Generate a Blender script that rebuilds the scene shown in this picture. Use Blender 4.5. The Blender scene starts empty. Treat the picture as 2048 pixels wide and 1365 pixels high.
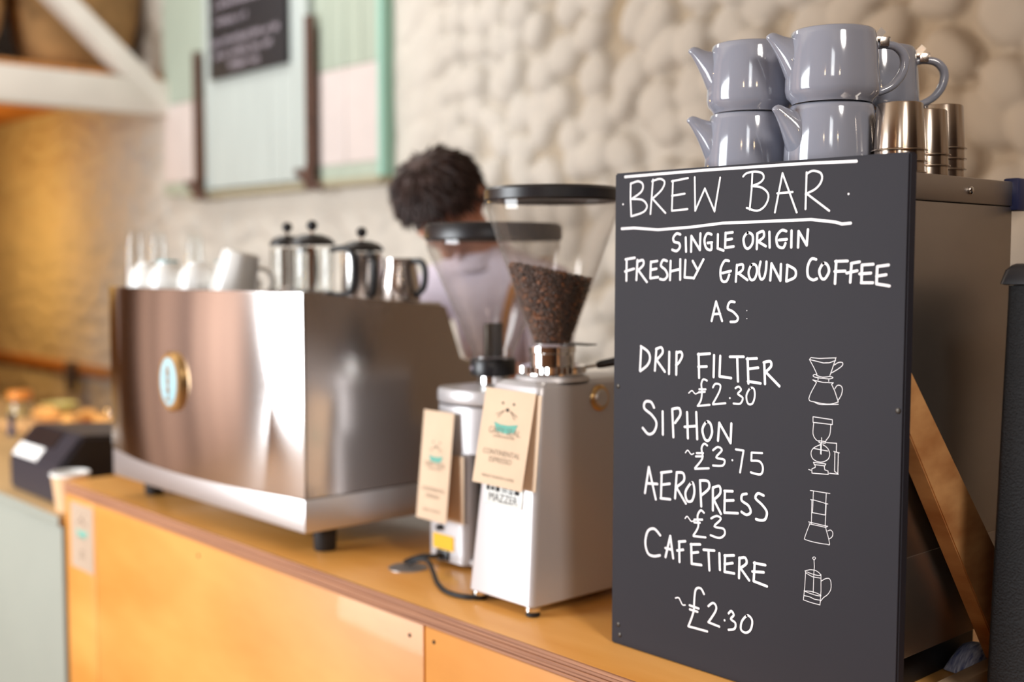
import bpy, bmesh, math, random
import numpy as np
from mathutils import Vector, Matrix, noise

SC = bpy.context.scene
COL = SC.collection
PI = math.pi

# ------------------------------------------------------------------ camera, world, lights, exposure
cam_data = bpy.data.cameras.new('camera')
cam = bpy.data.objects.new('camera', cam_data)
COL.objects.link(cam)
SC.camera = cam
cam_data.sensor_width = 36.0
cam_data.lens = 2370.0 / 2048.0 * 36.0
YAW, PITCH = math.radians(41.9), math.atan(153.5 / 2370.0)
FWD = Vector((-math.cos(YAW) * math.cos(PITCH), math.sin(YAW) * math.cos(PITCH), -math.sin(PITCH)))
RIGHT = Vector((math.sin(YAW), math.cos(YAW), 0))
cam.location = (0, 0, 1.51)
cam.rotation_euler = FWD.to_track_quat('-Z', 'Y').to_euler()
cam_data.clip_start = 0.05
cam_data.dof.use_dof = True
cam_data.dof.focus_distance = 1.53
cam_data.dof.aperture_fstop = 1.9

SC.view_settings.view_transform = 'Standard'
SC.view_settings.look = 'None'
SC.view_settings.gamma = 1.0
SC.view_settings.exposure = 0.25
SC.cycles.use_denoising = True
SC.cycles.max_bounces = 10
SC.cycles.transparent_max_bounces = 24
SC.cycles.caustics_reflective = False
SC.cycles.caustics_refractive = False
SC.cycles.sample_clamp_indirect = 6.0

world = bpy.data.worlds.new('daylight sky')
SC.world = world
world.use_nodes = True
bg = world.node_tree.nodes['Background']
bg.inputs['Color'].default_value = (0.78, 0.88, 1.0, 1)
bg.inputs['Strength'].default_value = 1.2

def area(name, loc, direction, sx, sy, power, color):
    d = bpy.data.lights.new(name, 'AREA')
    d.shape = 'RECTANGLE'; d.size = sx; d.size_y = sy
    d.energy = power; d.color = color
    o = bpy.data.objects.new(name, d); COL.objects.link(o)
    o.location = loc
    o.rotation_euler = Vector(direction).to_track_quat('-Z', 'Y').to_euler()
    return o

def point(name, loc, power, color, radius):
    d = bpy.data.lights.new(name, 'POINT')
    d.energy = power; d.color = color; d.shadow_soft_size = radius
    o = bpy.data.objects.new(name, d); COL.objects.link(o); o.location = loc
    return o

# daylight through the shop-front windows behind the camera (each lamp stands in its window opening)
area('daylight_shopfront', (-3.70, -2.40, 1.70), (0, 1, 0), 2.3, 2.3, 225, (0.93, 0.97, 1.0))
area('daylight_door', (1.70, -2.40, 3.05), (0, 1, -0.2), 0.75, 0.95, 15, (0.95, 0.98, 1.0))
area('daylight_skylight', (-4.7, 1.75, 3.88), (-0.1, 0.10, -1), 1.5, 0.9, 42, (1.0, 0.99, 0.97))
# pendant bulbs over the shop floor
for k in (-1, 0, 1):
    point('pendant_bulb', (0.87 + 0.83 * k, -1.3 + 0.55 * k, 2.5), 6, (1.0, 0.72, 0.42), 0.05)
# added fill light from the near right, coned down to miss the back wall
def spot(name, loc, aim, power, color, radius, cone, blend):
    d = bpy.data.lights.new(name, 'SPOT')
    d.energy = power; d.color = color; d.shadow_soft_size = radius; d.spot_size = math.radians(cone); d.spot_blend = blend
    o = bpy.data.objects.new(name, d); COL.objects.link(o); o.location = loc
    o.rotation_euler = Vector(aim).to_track_quat('-Z', 'Y').to_euler()
spot('counter_fill', (0.75, 0.45, 2.75), (-0.42, 0.18, -1), 95, (1.0, 0.93, 0.86), 0.22, 104, 0.6)
# warm lamp under the loft
point('loft_lamp', (-7.6, 2.0, 1.72), 30, (1.0, 0.58, 0.16), 0.12)

# ------------------------------------------------------------------ helpers
def lin(h):
    h = h.lstrip('#')
    c = [int(h[i:i + 2], 16) / 255 for i in (0, 2, 4)]
    return tuple(((v + 0.055) / 1.055) ** 2.4 if v > 0.04045 else v / 12.92 for v in c) + (1,)

class G:
    """collects shapes for ONE mesh"""
    def __init__(self): self.bm = bmesh.new()
    def faces(self, vs, fs):
        v = [self.bm.verts.new(p) for p in vs]
        for f in fs:
            try: self.bm.faces.new([v[i] for i in f])
            except ValueError: pass
        return v
    def box(self, x0, x1, y0, y1, z0, z1, bev=0.0, seg=2):
        v = self.faces([(x0, y0, z0), (x1, y0, z0), (x1, y1, z0), (x0, y1, z0), (x0, y0, z1), (x1, y0, z1), (x1, y1, z1), (x0, y1, z1)],
                       [(0, 3, 2, 1), (4, 5, 6, 7), (0, 1, 5, 4), (1, 2, 6, 5), (2, 3, 7, 6), (3, 0, 4, 7)])
        if bev:
            es = {e for q in v for e in q.link_edges}
            bmesh.ops.bevel(self.bm, geom=list(es), offset=bev, segments=seg, affect='EDGES', profile=0.5)
        return self
    def beam(self, a, b, w, h, up=(0, 0, 1), bev=0.0):
        a, b = Vector(a), Vector(b); d = (b - a).normalized()
        s = d.cross(Vector(up)).normalized(); u = s.cross(d)
        vs = []
        for p in (a, b):
            for i, j in ((-1, -1), (1, -1), (1, 1), (-1, 1)):
                vs.append(p + s * (i * w / 2) + u * (j * h / 2))
        v = self.faces(vs, [(0, 1, 2, 3), (7, 6, 5, 4), (0, 4, 5, 1), (1, 5, 6, 2), (2, 6, 7, 3), (3, 7, 4, 0)])
        if bev:
            es = {e for q in v for e in q.link_edges}
            bmesh.ops.bevel(self.bm, geom=list(es), offset=bev, segments=2, affect='EDGES')
        return self
    def loft(self, rings, cap0=True, cap1=True, closed=True):
        rows = [[self.bm.verts.new(p) for p in r] for r in rings]
        n = len(rows[0])
        for a, b in zip(rows, rows[1:]):
            for i in range(n if closed else n - 1):
                j = (i + 1) % n
                self.bm.faces.new((a[i], a[j], b[j], b[i]))
        if cap0: self.bm.faces.new(rows[0][::-1])
        if cap1: self.bm.faces.new(rows[-1])
        return self
    def lathe(self, prof, seg=40, c=(0, 0, 0), sx=1.0, sy=1.0):
        cx, cy, cz = c
        rows = []
        for r, z in prof:
            if r < 1e-6: rows.append([self.bm.verts.new((cx, cy, cz + z))])
            else: rows.append([self.bm.verts.new((cx + r * sx * math.cos(2 * PI * i / seg), cy + r * sy * math.sin(2 * PI * i / seg), cz + z)) for i in range(seg)])
        for a, b in zip(rows, rows[1:]):
            for i in range(seg):
                j = (i + 1) % seg
                if len(a) == 1 and len(b) == 1: break
                if len(a) == 1: self.bm.faces.new((a[0], b[j], b[i]))
                elif len(b) == 1: self.bm.faces.new((a[i], a[j], b[0]))
                else: self.bm.faces.new((a[i], a[j], b[j], b[i]))
        return self
    def cyl(self, r, z0, z1, c=(0, 0, 0), seg=32, b=0.0):
        if b: return self.lathe([(0, z0), (r - b, z0), (r, z0 + b), (r, z1 - b), (r - b, z1), (0, z1)], seg, c)
        return self.lathe([(0, z0), (r, z0), (r, z1), (0, z1)], seg, c)
    def tube(self, pts, r, seg=10, flat=1.0, smooth=0):
        pts = [Vector(p) for p in pts]
        rs = list(r) if isinstance(r, (list, tuple)) else [r] * len(pts)
        if smooth: pts, rs = spline(pts, rs, smooth)
        n = len(pts); rings = []
        t0 = (pts[1] - pts[0]).normalized()
        up = Vector((0, 0, 1)) if abs(t0.z) < 0.9 else Vector((1, 0, 0))
        s = t0.cross(up).normalized()
        for i in range(n):
            t = (pts[min(i + 1, n - 1)] - pts[max(i - 1, 0)]).normalized()
            s = (s - t * s.dot(t)).normalized(); u = t.cross(s)
            rings.append([pts[i] + (s * math.cos(2 * PI * k / seg) + u * math.sin(2 * PI * k / seg) * flat) * rs[i] for k in range(seg)])
        return self.loft(rings)
    def rod(self, a, b, r, seg=16):
        return self.tube([a, b], r, seg)
    def ball(self, c, r, u=20, v=12):
        rx, ry, rz = r if isinstance(r, (tuple, list)) else (r, r, r)
        prof = [(math.sin(PI * i / v), -math.cos(PI * i / v)) for i in range(v + 1)]
        rows = []
        for a, z in prof:
            if a < 1e-6: rows.append([self.bm.verts.new((c[0], c[1], c[2] + rz * z))])
            else: rows.append([self.bm.verts.new((c[0] + rx * a * math.cos(2 * PI * i / u), c[1] + ry * a * math.sin(2 * PI * i / u), c[2] + rz * z)) for i in range(u)])
        for p, q in zip(rows, rows[1:]):
            for i in range(u):
                j = (i + 1) % u
                if len(p) == 1: self.bm.faces.new((p[0], q[j], q[i]))
                elif len(q) == 1: self.bm.faces.new((p[i], p[j], q[0]))
                else: self.bm.faces.new((p[i], p[j], q[j], q[i]))
        return self
    def prism(self, poly, y0, y1, axis='y', bev=0.0):
        def P(a, b, t): return {'y': (a, t, b), 'x': (t, a, b), 'z': (a, b, t)}[axis]
        n = len(poly)
        v = self.faces([P(a, b, y0) for a, b in poly] + [P(a, b, y1) for a, b in poly],
                       [tuple(range(n))[::-1], tuple(range(n, 2 * n))] + [(i, (i + 1) % n, n + (i + 1) % n, n + i) for i in range(n)])
        if bev:
            es = {e for q in v for e in q.link_edges}
            bmesh.ops.bevel(self.bm, geom=list(es), offset=bev, segments=2, affect='EDGES')
        return self
    def xf(self, m):
        bmesh.ops.transform(self.bm, matrix=m, verts=self.bm.verts); return self

def spline(pts, rs, k):
    out, ro = [], []
    n = len(pts)
    for i in range(n - 1):
        p0, p1, p2, p3 = pts[max(i - 1, 0)], pts[i], pts[i + 1], pts[min(i + 2, n - 1)]
        for j in range(k):
            t = j / k
            out.append(0.5 * (2 * p1 + (p2 - p0) * t + (2 * p0 - 5 * p1 + 4 * p2 - p3) * t * t + (3 * p1 - p0 - 3 * p2 + p3) * t ** 3))
            ro.append(rs[i] * (1 - t) + rs[i + 1] * t)
    out.append(pts[-1]); ro.append(rs[-1])
    return out, ro

def rrect(x0, x1, y0, y1, z, r, n=5):
    """ring of a rounded rectangle, counter-clockwise"""
    out = []
    for cx, cy, a in ((x1 - r, y0 + r, -PI / 2), (x1 - r, y1 - r, 0), (x0 + r, y1 - r, PI / 2), (x0 + r, y0 + r, PI)):
        for i in range(n + 1):
            t = a + PI / 2 * i / n
            out.append((cx + r * math.cos(t), cy + r * math.sin(t), z))
    return out

def finish(me, smooth, sharp):
    if smooth:
        me.polygons.foreach_set('use_smooth', [True] * len(me.polygons))
        me.set_sharp_from_angle(angle=math.radians(sharp))
    me.update()

def obj(name, g, m, parent=None, smooth=True, sharp=38, normals=True):
    if normals: bmesh.ops.recalc_face_normals(g.bm, faces=g.bm.faces)
    me = bpy.data.meshes.new(name)
    g.bm.to_mesh(me); g.bm.free()
    finish(me, smooth, sharp)
    for mm in (m if isinstance(m, list) else [m]): me.materials.append(mm)
    o = bpy.data.objects.new(name, me); COL.objects.link(o)
    if parent: o.parent = parent
    return o

def tag(o, label, cat, group=None, kind=None):
    o['label'] = label; o['category'] = cat
    if group: o['group'] = group
    if kind: o['kind'] = kind
    return o

def thing(name, label, cat, loc=(0, 0, 0), rz=0.0, group=None):
    o = bpy.data.objects.new(name, None); COL.objects.link(o)
    o.empty_display_size = 0.05
    o.location = loc; o.rotation_euler = (0, 0, rz)
    return tag(o, label, cat, group)

def struct(name, g, m, **k):
    o = obj(name, g, m, **k); o['kind'] = 'structure'; return o

def dup(root, loc, rz, label):
    r = root.copy(); COL.objects.link(r)
    r.location = loc; r.rotation_euler = (0, 0, rz); r['label'] = label
    for ch in list(root.children):
        c = ch.copy(); COL.objects.link(c); c.parent = r
        for g in list(ch.children):
            d = g.copy(); COL.objects.link(d); d.parent = c
    return r

# ------------------------------------------------------------------ materials
def mat(name, color, rough=0.5, metal=0.0, vary=0.0, scale=8.0, stretch=(1, 1, 1), bump=0.0, spec=0.5, aniso=0.0, coat=0.0, col2=None, detail=4.0):
    m = bpy.data.materials.new(name); m.use_nodes = True
    nt = m.node_tree; N = nt.nodes; L = nt.links
    b = N['Principled BSDF']
    c = lin(color) if isinstance(color, str) else tuple(color) + (1,)
    b.inputs['Base Color'].default_value = c
    b.inputs['Roughness'].default_value = rough
    b.inputs['Metallic'].default_value = metal
    b.inputs['Specular IOR Level'].default_value = spec
    b.inputs['Coat Weight'].default_value = coat
    if aniso:
        b.inputs['Anisotropic'].default_value = aniso
        t = N.new('ShaderNodeTangent'); t.direction_type = 'RADIAL'; t.axis = 'Z'
        L.new(t.outputs[0], b.inputs['Tangent'])
        b.inputs['Anisotropic Rotation'].default_value = 0.25
    if vary or bump or col2:
        tc = N.new('ShaderNodeTexCoord'); mp = N.new('ShaderNodeMapping'); nz = N.new('ShaderNodeTexNoise')
        mp.inputs['Scale'].default_value = stretch
        nz.inputs['Scale'].default_value = scale; nz.inputs['Detail'].default_value = detail
        L.new(tc.outputs['Object'], mp.inputs[0]); L.new(mp.outputs[0], nz.inputs[0])
        if vary or col2:
            r = N.new('ShaderNodeValToRGB')
            if col2:
                c0, c1 = c, lin(col2)
            else:
                c0 = tuple(v * (1 - vary) for v in c[:3]) + (1,); c1 = tuple(min(1, v * (1 + vary)) for v in c[:3]) + (1,)
            r.color_ramp.elements[0].position = 0.32; r.color_ramp.elements[1].position = 0.68
            r.color_ramp.elements[0].color = c0; r.color_ramp.elements[1].color = c1
            L.new(nz.outputs['Fac'], r.inputs[0]); L.new(r.outputs[0], b.inputs['Base Color'])
        if bump:
            bp = N.new('ShaderNodeBump'); bp.inputs['Strength'].default_value = bump; bp.inputs['Distance'].default_value = 0.002
            L.new(nz.outputs['Fac'], bp.inputs['Height']); L.new(bp.outputs[0], b.inputs['Normal'])
    return m

def clear(name, tint=(1, 1, 1), rough=0.03, ior=1.45, haze=0.0, haze_col=(1, 1, 1)):
    """thin clear glass or plastic: see-through with mirror-like reflections"""
    m = bpy.data.materials.new(name); m.use_nodes = True
    nt = m.node_tree; N = nt.nodes; L = nt.links
    N.remove(N['Principled BSDF']); out = N['Material Output']
    tr = N.new('ShaderNodeBsdfTransparent'); tr.inputs[0].default_value = tuple(tint) + (1,)
    gl = N.new('ShaderNodeBsdfGlossy'); gl.inputs['Roughness'].default_value = rough
    lw = N.new('ShaderNodeLayerWeight'); lw.inputs[0].default_value = 0.5
    pw = N.new('ShaderNodeMath'); pw.operation = 'POWER'; pw.inputs[1].default_value = 4.0
    fr = N.new('ShaderNodeMath'); fr.operation = 'MULTIPLY_ADD'; fr.inputs[1].default_value = 0.42; fr.inputs[2].default_value = 0.03
    L.new(lw.outputs['Facing'], pw.inputs[0]); L.new(pw.outputs[0], fr.inputs[0])
    mx = N.new('ShaderNodeMixShader')
    L.new(fr.outputs[0], mx.inputs[0]); L.new(gl.outputs[0], mx.inputs[2])
    if haze:
        df = N.new('ShaderNodeBsdfDiffuse'); df.inputs[0].default_value = tuple(haze_col) + (1,)
        tl = N.new('ShaderNodeBsdfTranslucent'); tl.inputs[0].default_value = tuple(haze_col) + (1,)
        m1 = N.new('ShaderNodeMixShader'); m1.inputs[0].default_value = 0.5
        L.new(df.outputs[0], m1.inputs[1]); L.new(tl.outputs[0], m1.inputs[2])
        m2 = N.new('ShaderNodeMixShader'); m2.inputs[0].default_value = haze
        L.new(tr.outputs[0], m2.inputs[1]); L.new(m1.outputs[0], m2.inputs[2])
        L.new(m2.outputs[0], mx.inputs[1])
    else:
        L.new(tr.outputs[0], mx.inputs[1])
    L.new(mx.outputs[0], out.inputs[0])
    return m

M = {}
def cobble_material():
    m = mat('painted cobbles', '#cbc4b9', 0.85, vary=0.06, scale=5, bump=0.25)
    nt = m.node_tree; N = nt.nodes; L = nt.links; b = N['Principled BSDF']
    src = b.inputs['Base Color'].links[0].from_socket
    a = N.new('ShaderNodeAttribute'); a.attribute_name = 'mortar'
    mx = N.new('ShaderNodeMix'); mx.data_type = 'RGBA'
    L.new(a.outputs['Fac'], mx.inputs['Factor']); L.new(src, mx.inputs['A']); mx.inputs['B'].default_value = lin('#a08a68')
    # painted shade: a patchy tan blend dims the near end of the wall
    a2 = N.new('ShaderNodeAttribute'); a2.attribute_name = 'shade_tan'
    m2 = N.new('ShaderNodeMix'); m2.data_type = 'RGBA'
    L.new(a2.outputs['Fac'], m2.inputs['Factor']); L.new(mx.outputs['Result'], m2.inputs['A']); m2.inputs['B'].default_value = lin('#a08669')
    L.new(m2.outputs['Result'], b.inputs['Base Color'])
    return m
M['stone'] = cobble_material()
M['cream'] = mat('cream plaster', '#d8d0c0', 0.85, vary=0.05, scale=3)
M['brown_wall'] = mat('brown boarding', '#4c3024', 0.7, scale=1.5, stretch=(1.6, 1.6, 0.04), col2='#cba58f', detail=1)
M['dark_wall'] = mat('dark brown boarding', '#4a3426', 0.7, vary=0.3, scale=3, stretch=(2, 2, 0.2))
M['floor'] = mat('floor boards', '#8a6848', 0.55, vary=0.2, scale=4, stretch=(0.5, 5, 1))
M['ceiling'] = mat('ceiling boards', '#cdbfaa', 0.8, vary=0.08, scale=4, stretch=(0.5, 5, 1))
M['loft'] = mat('loft boards', '#b5793f', 0.65, vary=0.25, scale=4, stretch=(0.5, 6, 1))
M['beam'] = mat('painted beam', '#ddd6cc', 0.6, vary=0.05, scale=5)
M['sage'] = mat('sage green paint', '#abb5a5', 0.6, vary=0.05, scale=6, stretch=(6, 1, 0.5))
M['sage_pale'] = mat('pale green boards', '#bac3bf', 0.6, vary=0.05, scale=6, stretch=(6, 1, 0.5))
M['blush'] = mat('blush white paint', '#d3c7c2', 0.6, vary=0.03, scale=6)
M['teal_edge'] = mat('teal paint', '#9cc9b8', 0.6)
M['olive'] = mat('olive trim', '#a89f84', 0.7)
M['rust'] = mat('rusty iron', '#5c4136', 0.75, metal=0.3, vary=0.3, scale=30, bump=0.4)
M['burlap'] = mat('burlap', '#a98254', 0.95, vary=0.35, scale=6, bump=0.6)
M['green_print'] = mat('faded green print', '#4a6a52', 0.95)
M['dark_print'] = mat('dark sack print', '#3a2c1e', 0.95)
M['black_board'] = mat('blackboard paint', '#28262d', 0.62, vary=0.10, scale=3, stretch=(1, 1, 0.5), spec=0.25)
M['menu_board'] = mat('menu blackboard', '#242124', 0.6)
M['chalk'] = mat('white paint pen', '#f2f0f4', 0.7)
M['chalk_grey'] = mat('grey chalk', '#a49aa4', 0.9)
M['ply'] = mat('orange plywood', '#cf8837', 0.42, scale=2.2, stretch=(0.9, 3, 2.6), col2='#e6a150', coat=0.15, detail=7)
M['ply_top'] = mat('worktop plywood', '#dd9744', 0.33, scale=2.6, stretch=(0.7, 4, 3), col2='#efb062', coat=0.2, detail=7)
M['ply_edge'] = mat('plywood edge', '#8a5c46', 0.55, scale=60, stretch=(0.05, 0.2, 6), col2='#c08a66')
M['steel'] = mat('brushed steel', (0.66, 0.62, 0.60), 0.19, metal=1.0, aniso=0.8)
M['steel_side'] = mat('steel side sheet', (0.60, 0.55, 0.52), 0.22, metal=1.0, aniso=0.6)
M['satin'] = mat('satin steel', (0.66, 0.64, 0.64), 0.42, metal=1.0)
M['chrome'] = mat('chrome', (0.82, 0.81, 0.80), 0.08, metal=1.0)
M['cup_steel'] = mat('infuser steel', (0.52, 0.44, 0.37), 0.24, metal=1.0, aniso=0.7)
M['boiler'] = mat('dull steel sheet', (0.50, 0.45, 0.41), 0.40, metal=1.0, vary=0.10, scale=3, stretch=(1, 1, 2.5))
M['silver'] = mat('silver grinder paint', '#c9c6c8', 0.38, metal=0.35, spec=0.5, coat=0.2)
M['black'] = mat('black plastic', '#1c1b1f', 0.35)
M['rubber'] = mat('black rubber', '#17171a', 0.6)
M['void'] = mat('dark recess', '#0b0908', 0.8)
M['brass'] = mat('brass rim', (0.75, 0.50, 0.22), 0.3, metal=1.0)
M['aqua'] = mat('pale blue enamel', '#a9d3df', 0.35)
M['kraft'] = mat('kraft card', '#dfc4a8', 0.85, vary=0.05, scale=12)
M['kraft_grey'] = mat('grey kraft card', '#b39d88', 0.85, vary=0.05, scale=12)
M['ink'] = mat('card ink', '#8d7c6c', 0.9)
M['ink_dark'] = mat('dark ink', '#2c2a2c', 0.9)
M['seal_teal'] = mat('teal ink', '#6fb3a4', 0.9)
M['yellow'] = mat('yellow sticker', '#f2b90f', 0.5)
M['white_plate'] = mat('white name plate', '#e8eae6', 0.4)
M['glass'] = clear('clear glass', (0.97, 0.98, 0.98))
M['hopper'] = clear('hopper plastic', (0.95, 0.94, 0.93), rough=0.05, haze=0.035, haze_col=(0.9, 0.85, 0.8))
M['porcelain'] = mat('white porcelain', '#f0efec', 0.18, coat=0.3)
M['teal_rim'] = mat('teal glaze', '#6aa6b0', 0.2)
M['pot'] = mat('grey glaze', '#9093a0', 0.10, spec=0.6, coat=0.5)
M['clip'] = mat('steel clip', (0.85, 0.76, 0.68), 0.22, metal=1.0)
M['leather'] = mat('black textured casing', '#0b0809', 0.5, bump=0.6, scale=420, spec=0.25)
M['navy'] = mat('navy plastic', '#232a4e', 0.35)
M['wood'] = mat('strut timber', '#a87040', 0.6, scale=6, stretch=(2, 2, 5), col2='#cc9862')
M['wood_pale'] = mat('pale batten', '#b49a7c', 0.6, vary=0.15, scale=8, stretch=(8, 1, 4))
M['sage_grey'] = mat('grey green cabinet', '#93968b', 0.6, vary=0.03, scale=3)
M['counter_tan'] = mat('tan counter top', '#b79668', 0.5, vary=0.12, scale=4, stretch=(0.5, 3, 1))
M['paper_white'] = mat('white paper', '#f3f2f0', 0.7)
M['cup_kraft'] = mat('kraft cup', '#ddb68c', 0.7)
M['till'] = mat('till plastic', '#2e2b33', 0.45)
M['till_dark'] = mat('dark till lid', '#261d1c', 0.35)
M['till_side'] = mat('till side', '#151317', 0.5)
M['bread'] = mat('pastry crust', '#d99a4e', 0.7, vary=0.25, scale=20)
M['board_tan'] = mat('serving board', '#d8a871', 0.6, vary=0.1, scale=5, stretch=(1, 6, 1))
M['orange_lid'] = mat('orange lid', '#e08a34', 0.5)
M['jar_fill'] = mat('jar filling', '#c3a76c', 0.8, vary=0.2, scale=30)
M['yellow_bowl'] = mat('yellow glaze', '#dccb7a', 0.3)
M['pouch'] = mat('dark grey cloth', '#4a3f3c', 0.9)
M['skin'] = mat('skin', '#dc9c80', 0.5)
M['hair'] = mat('dark brown hair', '#3a251f', 0.55, vary=0.35, scale=40, bump=0.5)
M['shirt'] = mat('lavender white shirt', '#e8dff0', 0.85)
M['trousers'] = mat('dark trousers', '#2a2b33', 0.9)
M['shoe'] = mat('black shoe', '#191818', 0.5)
M['apron'] = mat('tan apron strap', '#b9782f', 0.8)
M['eye'] = mat('eye white', '#e8e4e0', 0.2)
M['blue_cloth'] = mat('blue striped packet', '#4a5a9a', 0.6, scale=60, stretch=(1, 6, 1), col2='#c9cfe2')
M['burr'] = mat('dark steel', '#3d3833', 0.4, metal=0.8)

def bean_material():
    m = bpy.data.materials.new('roasted beans'); m.use_nodes = True
    nt = m.node_tree; N = nt.nodes; L = nt.links; b = N['Principled BSDF']
    a = N.new('ShaderNodeAttribute'); a.attribute_name = 'tone'
    r = N.new('ShaderNodeValToRGB')
    r.color_ramp.elements[0].color = lin('#2c1610'); r.color_ramp.elements[1].color = lin('#8a4f22')
    e = r.color_ramp.elements.new(0.72); e.color = lin('#54301c')
    L.new(a.outputs['Fac'], r.inputs[0]); L.new(r.outputs[0], b.inputs['Base Color'])
    b.inputs['Roughness'].default_value = 0.38
    return m
M['bean'] = bean_material()
# ------------------------------------------------------------------ the room
WY = 2.9        # face of the cobbled back wall
def wall_mesh():
    x0, x1, z0, z1, st = -9.6, 1.9, 0.0, 3.9, 0.0115
    nx, nz = int((x1 - x0) / st) + 1, int((z1 - z0) / st) + 1
    X, Z = np.meshgrid(np.linspace(x0, x1, nx), np.linspace(z0, z1, nz), indexing='ij')
    rng = np.random.default_rng(11)
    # cobbles grow from about 10 cm at the far left to about 17 cm at the near right
    k = np.clip((X + 6.5) / 5.5, 0, 1)
    su = np.where(X < -6.5, (X + 6.5) / 0.105, 0)
    kk = np.clip(X + 6.5, 0, None)
    su = su + np.log1p(np.clip(kk, 0, 5.5) * (0.040 / 5.5) / 0.105) / (0.040 / 5.5) + np.clip(kk - 5.5, 0, None) / 0.145
    sv = Z / (0.105 + 0.035 * k) + 0.25 * np.sin(su * 0.9) + 0.12 * np.sin(X * 9)
    W, H = 140, 60
    iu, iv = np.floor(su).astype(int), np.floor(sv).astype(int)
    jit = rng.random((W, H, 2)); hgt = rng.random((W, H)); asp = rng.random((W, H)); rot = rng.random((W, H)); siz = rng.random((W, H))
    dome = np.zeros(X.shape)
    for a in (-1, 0, 1):
        for b in (-1, 0, 1):
            cu, cv = iu + a, iv + b
            c = (cu % W, cv % H)
            J = jit[c]; A = 0.80 + 0.34 * asp[c]; th = (rot[c] - 0.5) * 2.4
            du = su - (cu + 0.18 + 0.64 * J[..., 0]); dv = sv - (cv + 0.18 + 0.64 * J[..., 1])
            p, q = du * np.cos(th) + dv * np.sin(th), -du * np.sin(th) + dv * np.cos(th)
            R_ = 0.50 + 0.12 * siz[c]
            d = ((np.abs(p) * A) ** 2.3 + (np.abs(q) / A) ** 2.3) ** (1 / 2.3) / R_
            hgt_ = np.sqrt(np.clip(1 - d ** 3.2, 0, None)) * (0.66 + 0.34 * hgt[c])
            dome = np.maximum(dome, hgt_)
    amp = np.interp(X, [-9.6, -6.0, -5.4, -4.2, -3.75, -3.55, -2.9, 1.9], [0.026, 0.024, 0.022, 0.020, 0.010, 0.046, 0.062, 0.068])
    near_hatch = (X > -6.0) & (X < -3.9) & (Z > 1.75)
    amp = np.where(near_hatch, 0.004, amp)
    h = amp * dome + 0.004 * np.sin(X * 7 + Z * 5) * np.sin(Z * 9 - X * 3)
    Y = WY - h
    V = np.stack([X, Y, Z], -1).reshape(-1, 3)
    idx = np.arange(nx * nz).reshape(nx, nz)
    F = np.stack([idx[:-1, :-1], idx[1:, :-1], idx[1:, 1:], idx[:-1, 1:]], -1).reshape(-1, 4)
    me = bpy.data.meshes.new('wall_back')
    me.vertices.add(len(V)); me.vertices.foreach_set('co', V.ravel())
    me.loops.add(F.size); me.loops.foreach_set('vertex_index', F.ravel().astype(np.int32))
    me.polygons.add(len(F)); me.polygons.foreach_set('loop_start', (np.arange(len(F)) * 4).astype(np.int32))
    me.polygons.foreach_set('use_smooth', np.ones(len(F), bool))
    me.update(calc_edges=True); me.validate()
    # bare lime mortar shows between the painted stones, mostly towards the near end of the wall
    mortar = np.clip(1 - dome / 0.42, 0, 1) * np.clip((X + 3.9) / 1.2, 0, 0.85) * np.clip(0.55 + 0.6 * np.sin(X * 4.1 + 1.3 * Z) * np.cos(Z * 5.3 - X), 0, 1)
    me.attributes.new('mortar', 'FLOAT', 'POINT').data.foreach_set('value', mortar.ravel().astype(np.float32))
    shade_tan = np.clip((X + 3.2) / 1.5, 0, 1) * np.clip(0.72 + 0.28 * np.sin(X * 3.1 + 2 * Z) * np.sin(Z * 4.3 - X * 1.7), 0, 1)  # mask for the shade painted in tan, stronger towards the near end
    me.attributes.new('shade_tan', 'FLOAT', 'POINT').data.foreach_set('value', shade_tan.ravel().astype(np.float32))
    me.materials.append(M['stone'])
    o = bpy.data.objects.new('wall_back', me); COL.objects.link(o); o['kind'] = 'structure'
wall_mesh()

struct('floor', G().box(-9.8, 4.2, -2.7, 3.1, -0.1, 0.0), M['floor'], smooth=False)
struct('ceiling', G().box(-9.8, 4.2, -2.7, 3.1, 3.9, 4.0), M['ceiling'], smooth=False)
struct('wall_light_block', G().box(-5.52, -5.42, -2.5, 0.55, 0, 3.9), M['brown_wall'], smooth=False)  # unseen panel added to keep window light off the far left wall
struct('wall_left', G().box(-9.8, -9.6, -2.7, 3.1, 0, 3.9), M['brown_wall'], smooth=False)
struct('wall_right', G().box(1.9 + 2.1, 4.2, -2.7, 3.1, 0, 3.9), M['dark_wall'], smooth=False)
struct('wall_back_end', G().box(1.9, 4.0, WY - 0.02, WY + 0.1, 0, 3.9), M['dark_wall'], smooth=False)
g = G()
g.box(-9.6, -4.9, -2.7, -2.5, 0, 3.9); g.box(-2.5, 1.3, -2.7, -2.5, 0, 3.9); g.box(2.1, 4.0, -2.7, -2.5, 0, 3.9)
g.box(-4.9, -2.5, -2.7, -2.5, 0, 0.58); g.box(-4.9, -2.5, -2.7, -2.5, 2.92, 3.9)
g.box(1.3, 2.1, -2.7, -2.5, 0, 2.5); g.box(1.3, 2.1, -2.7, -2.5, 3.6, 3.9)
struct('wall_front', g, M['brown_wall'], smooth=False)
g = G()
for x in (-4.9, -4.12, -3.34, -2.56): g.box(x, x + 0.06, -2.62, -2.52, 0.58, 2.92)
for z in (0.58, 2.86): g.box(-4.9, -2.5, -2.62, -2.52, z, z + 0.06)
struct('window_1', g, M['cream'], smooth=False)
g = G()
for x in (1.3, 2.04): g.box(x, x + 0.06, -2.62, -2.52, 2.5, 3.6)
for z in (2.5, 3.54): g.box(1.3, 2.1, -2.62, -2.52, z, z + 0.06)
struct('window_2', g, M['cream'], smooth=False)

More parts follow.
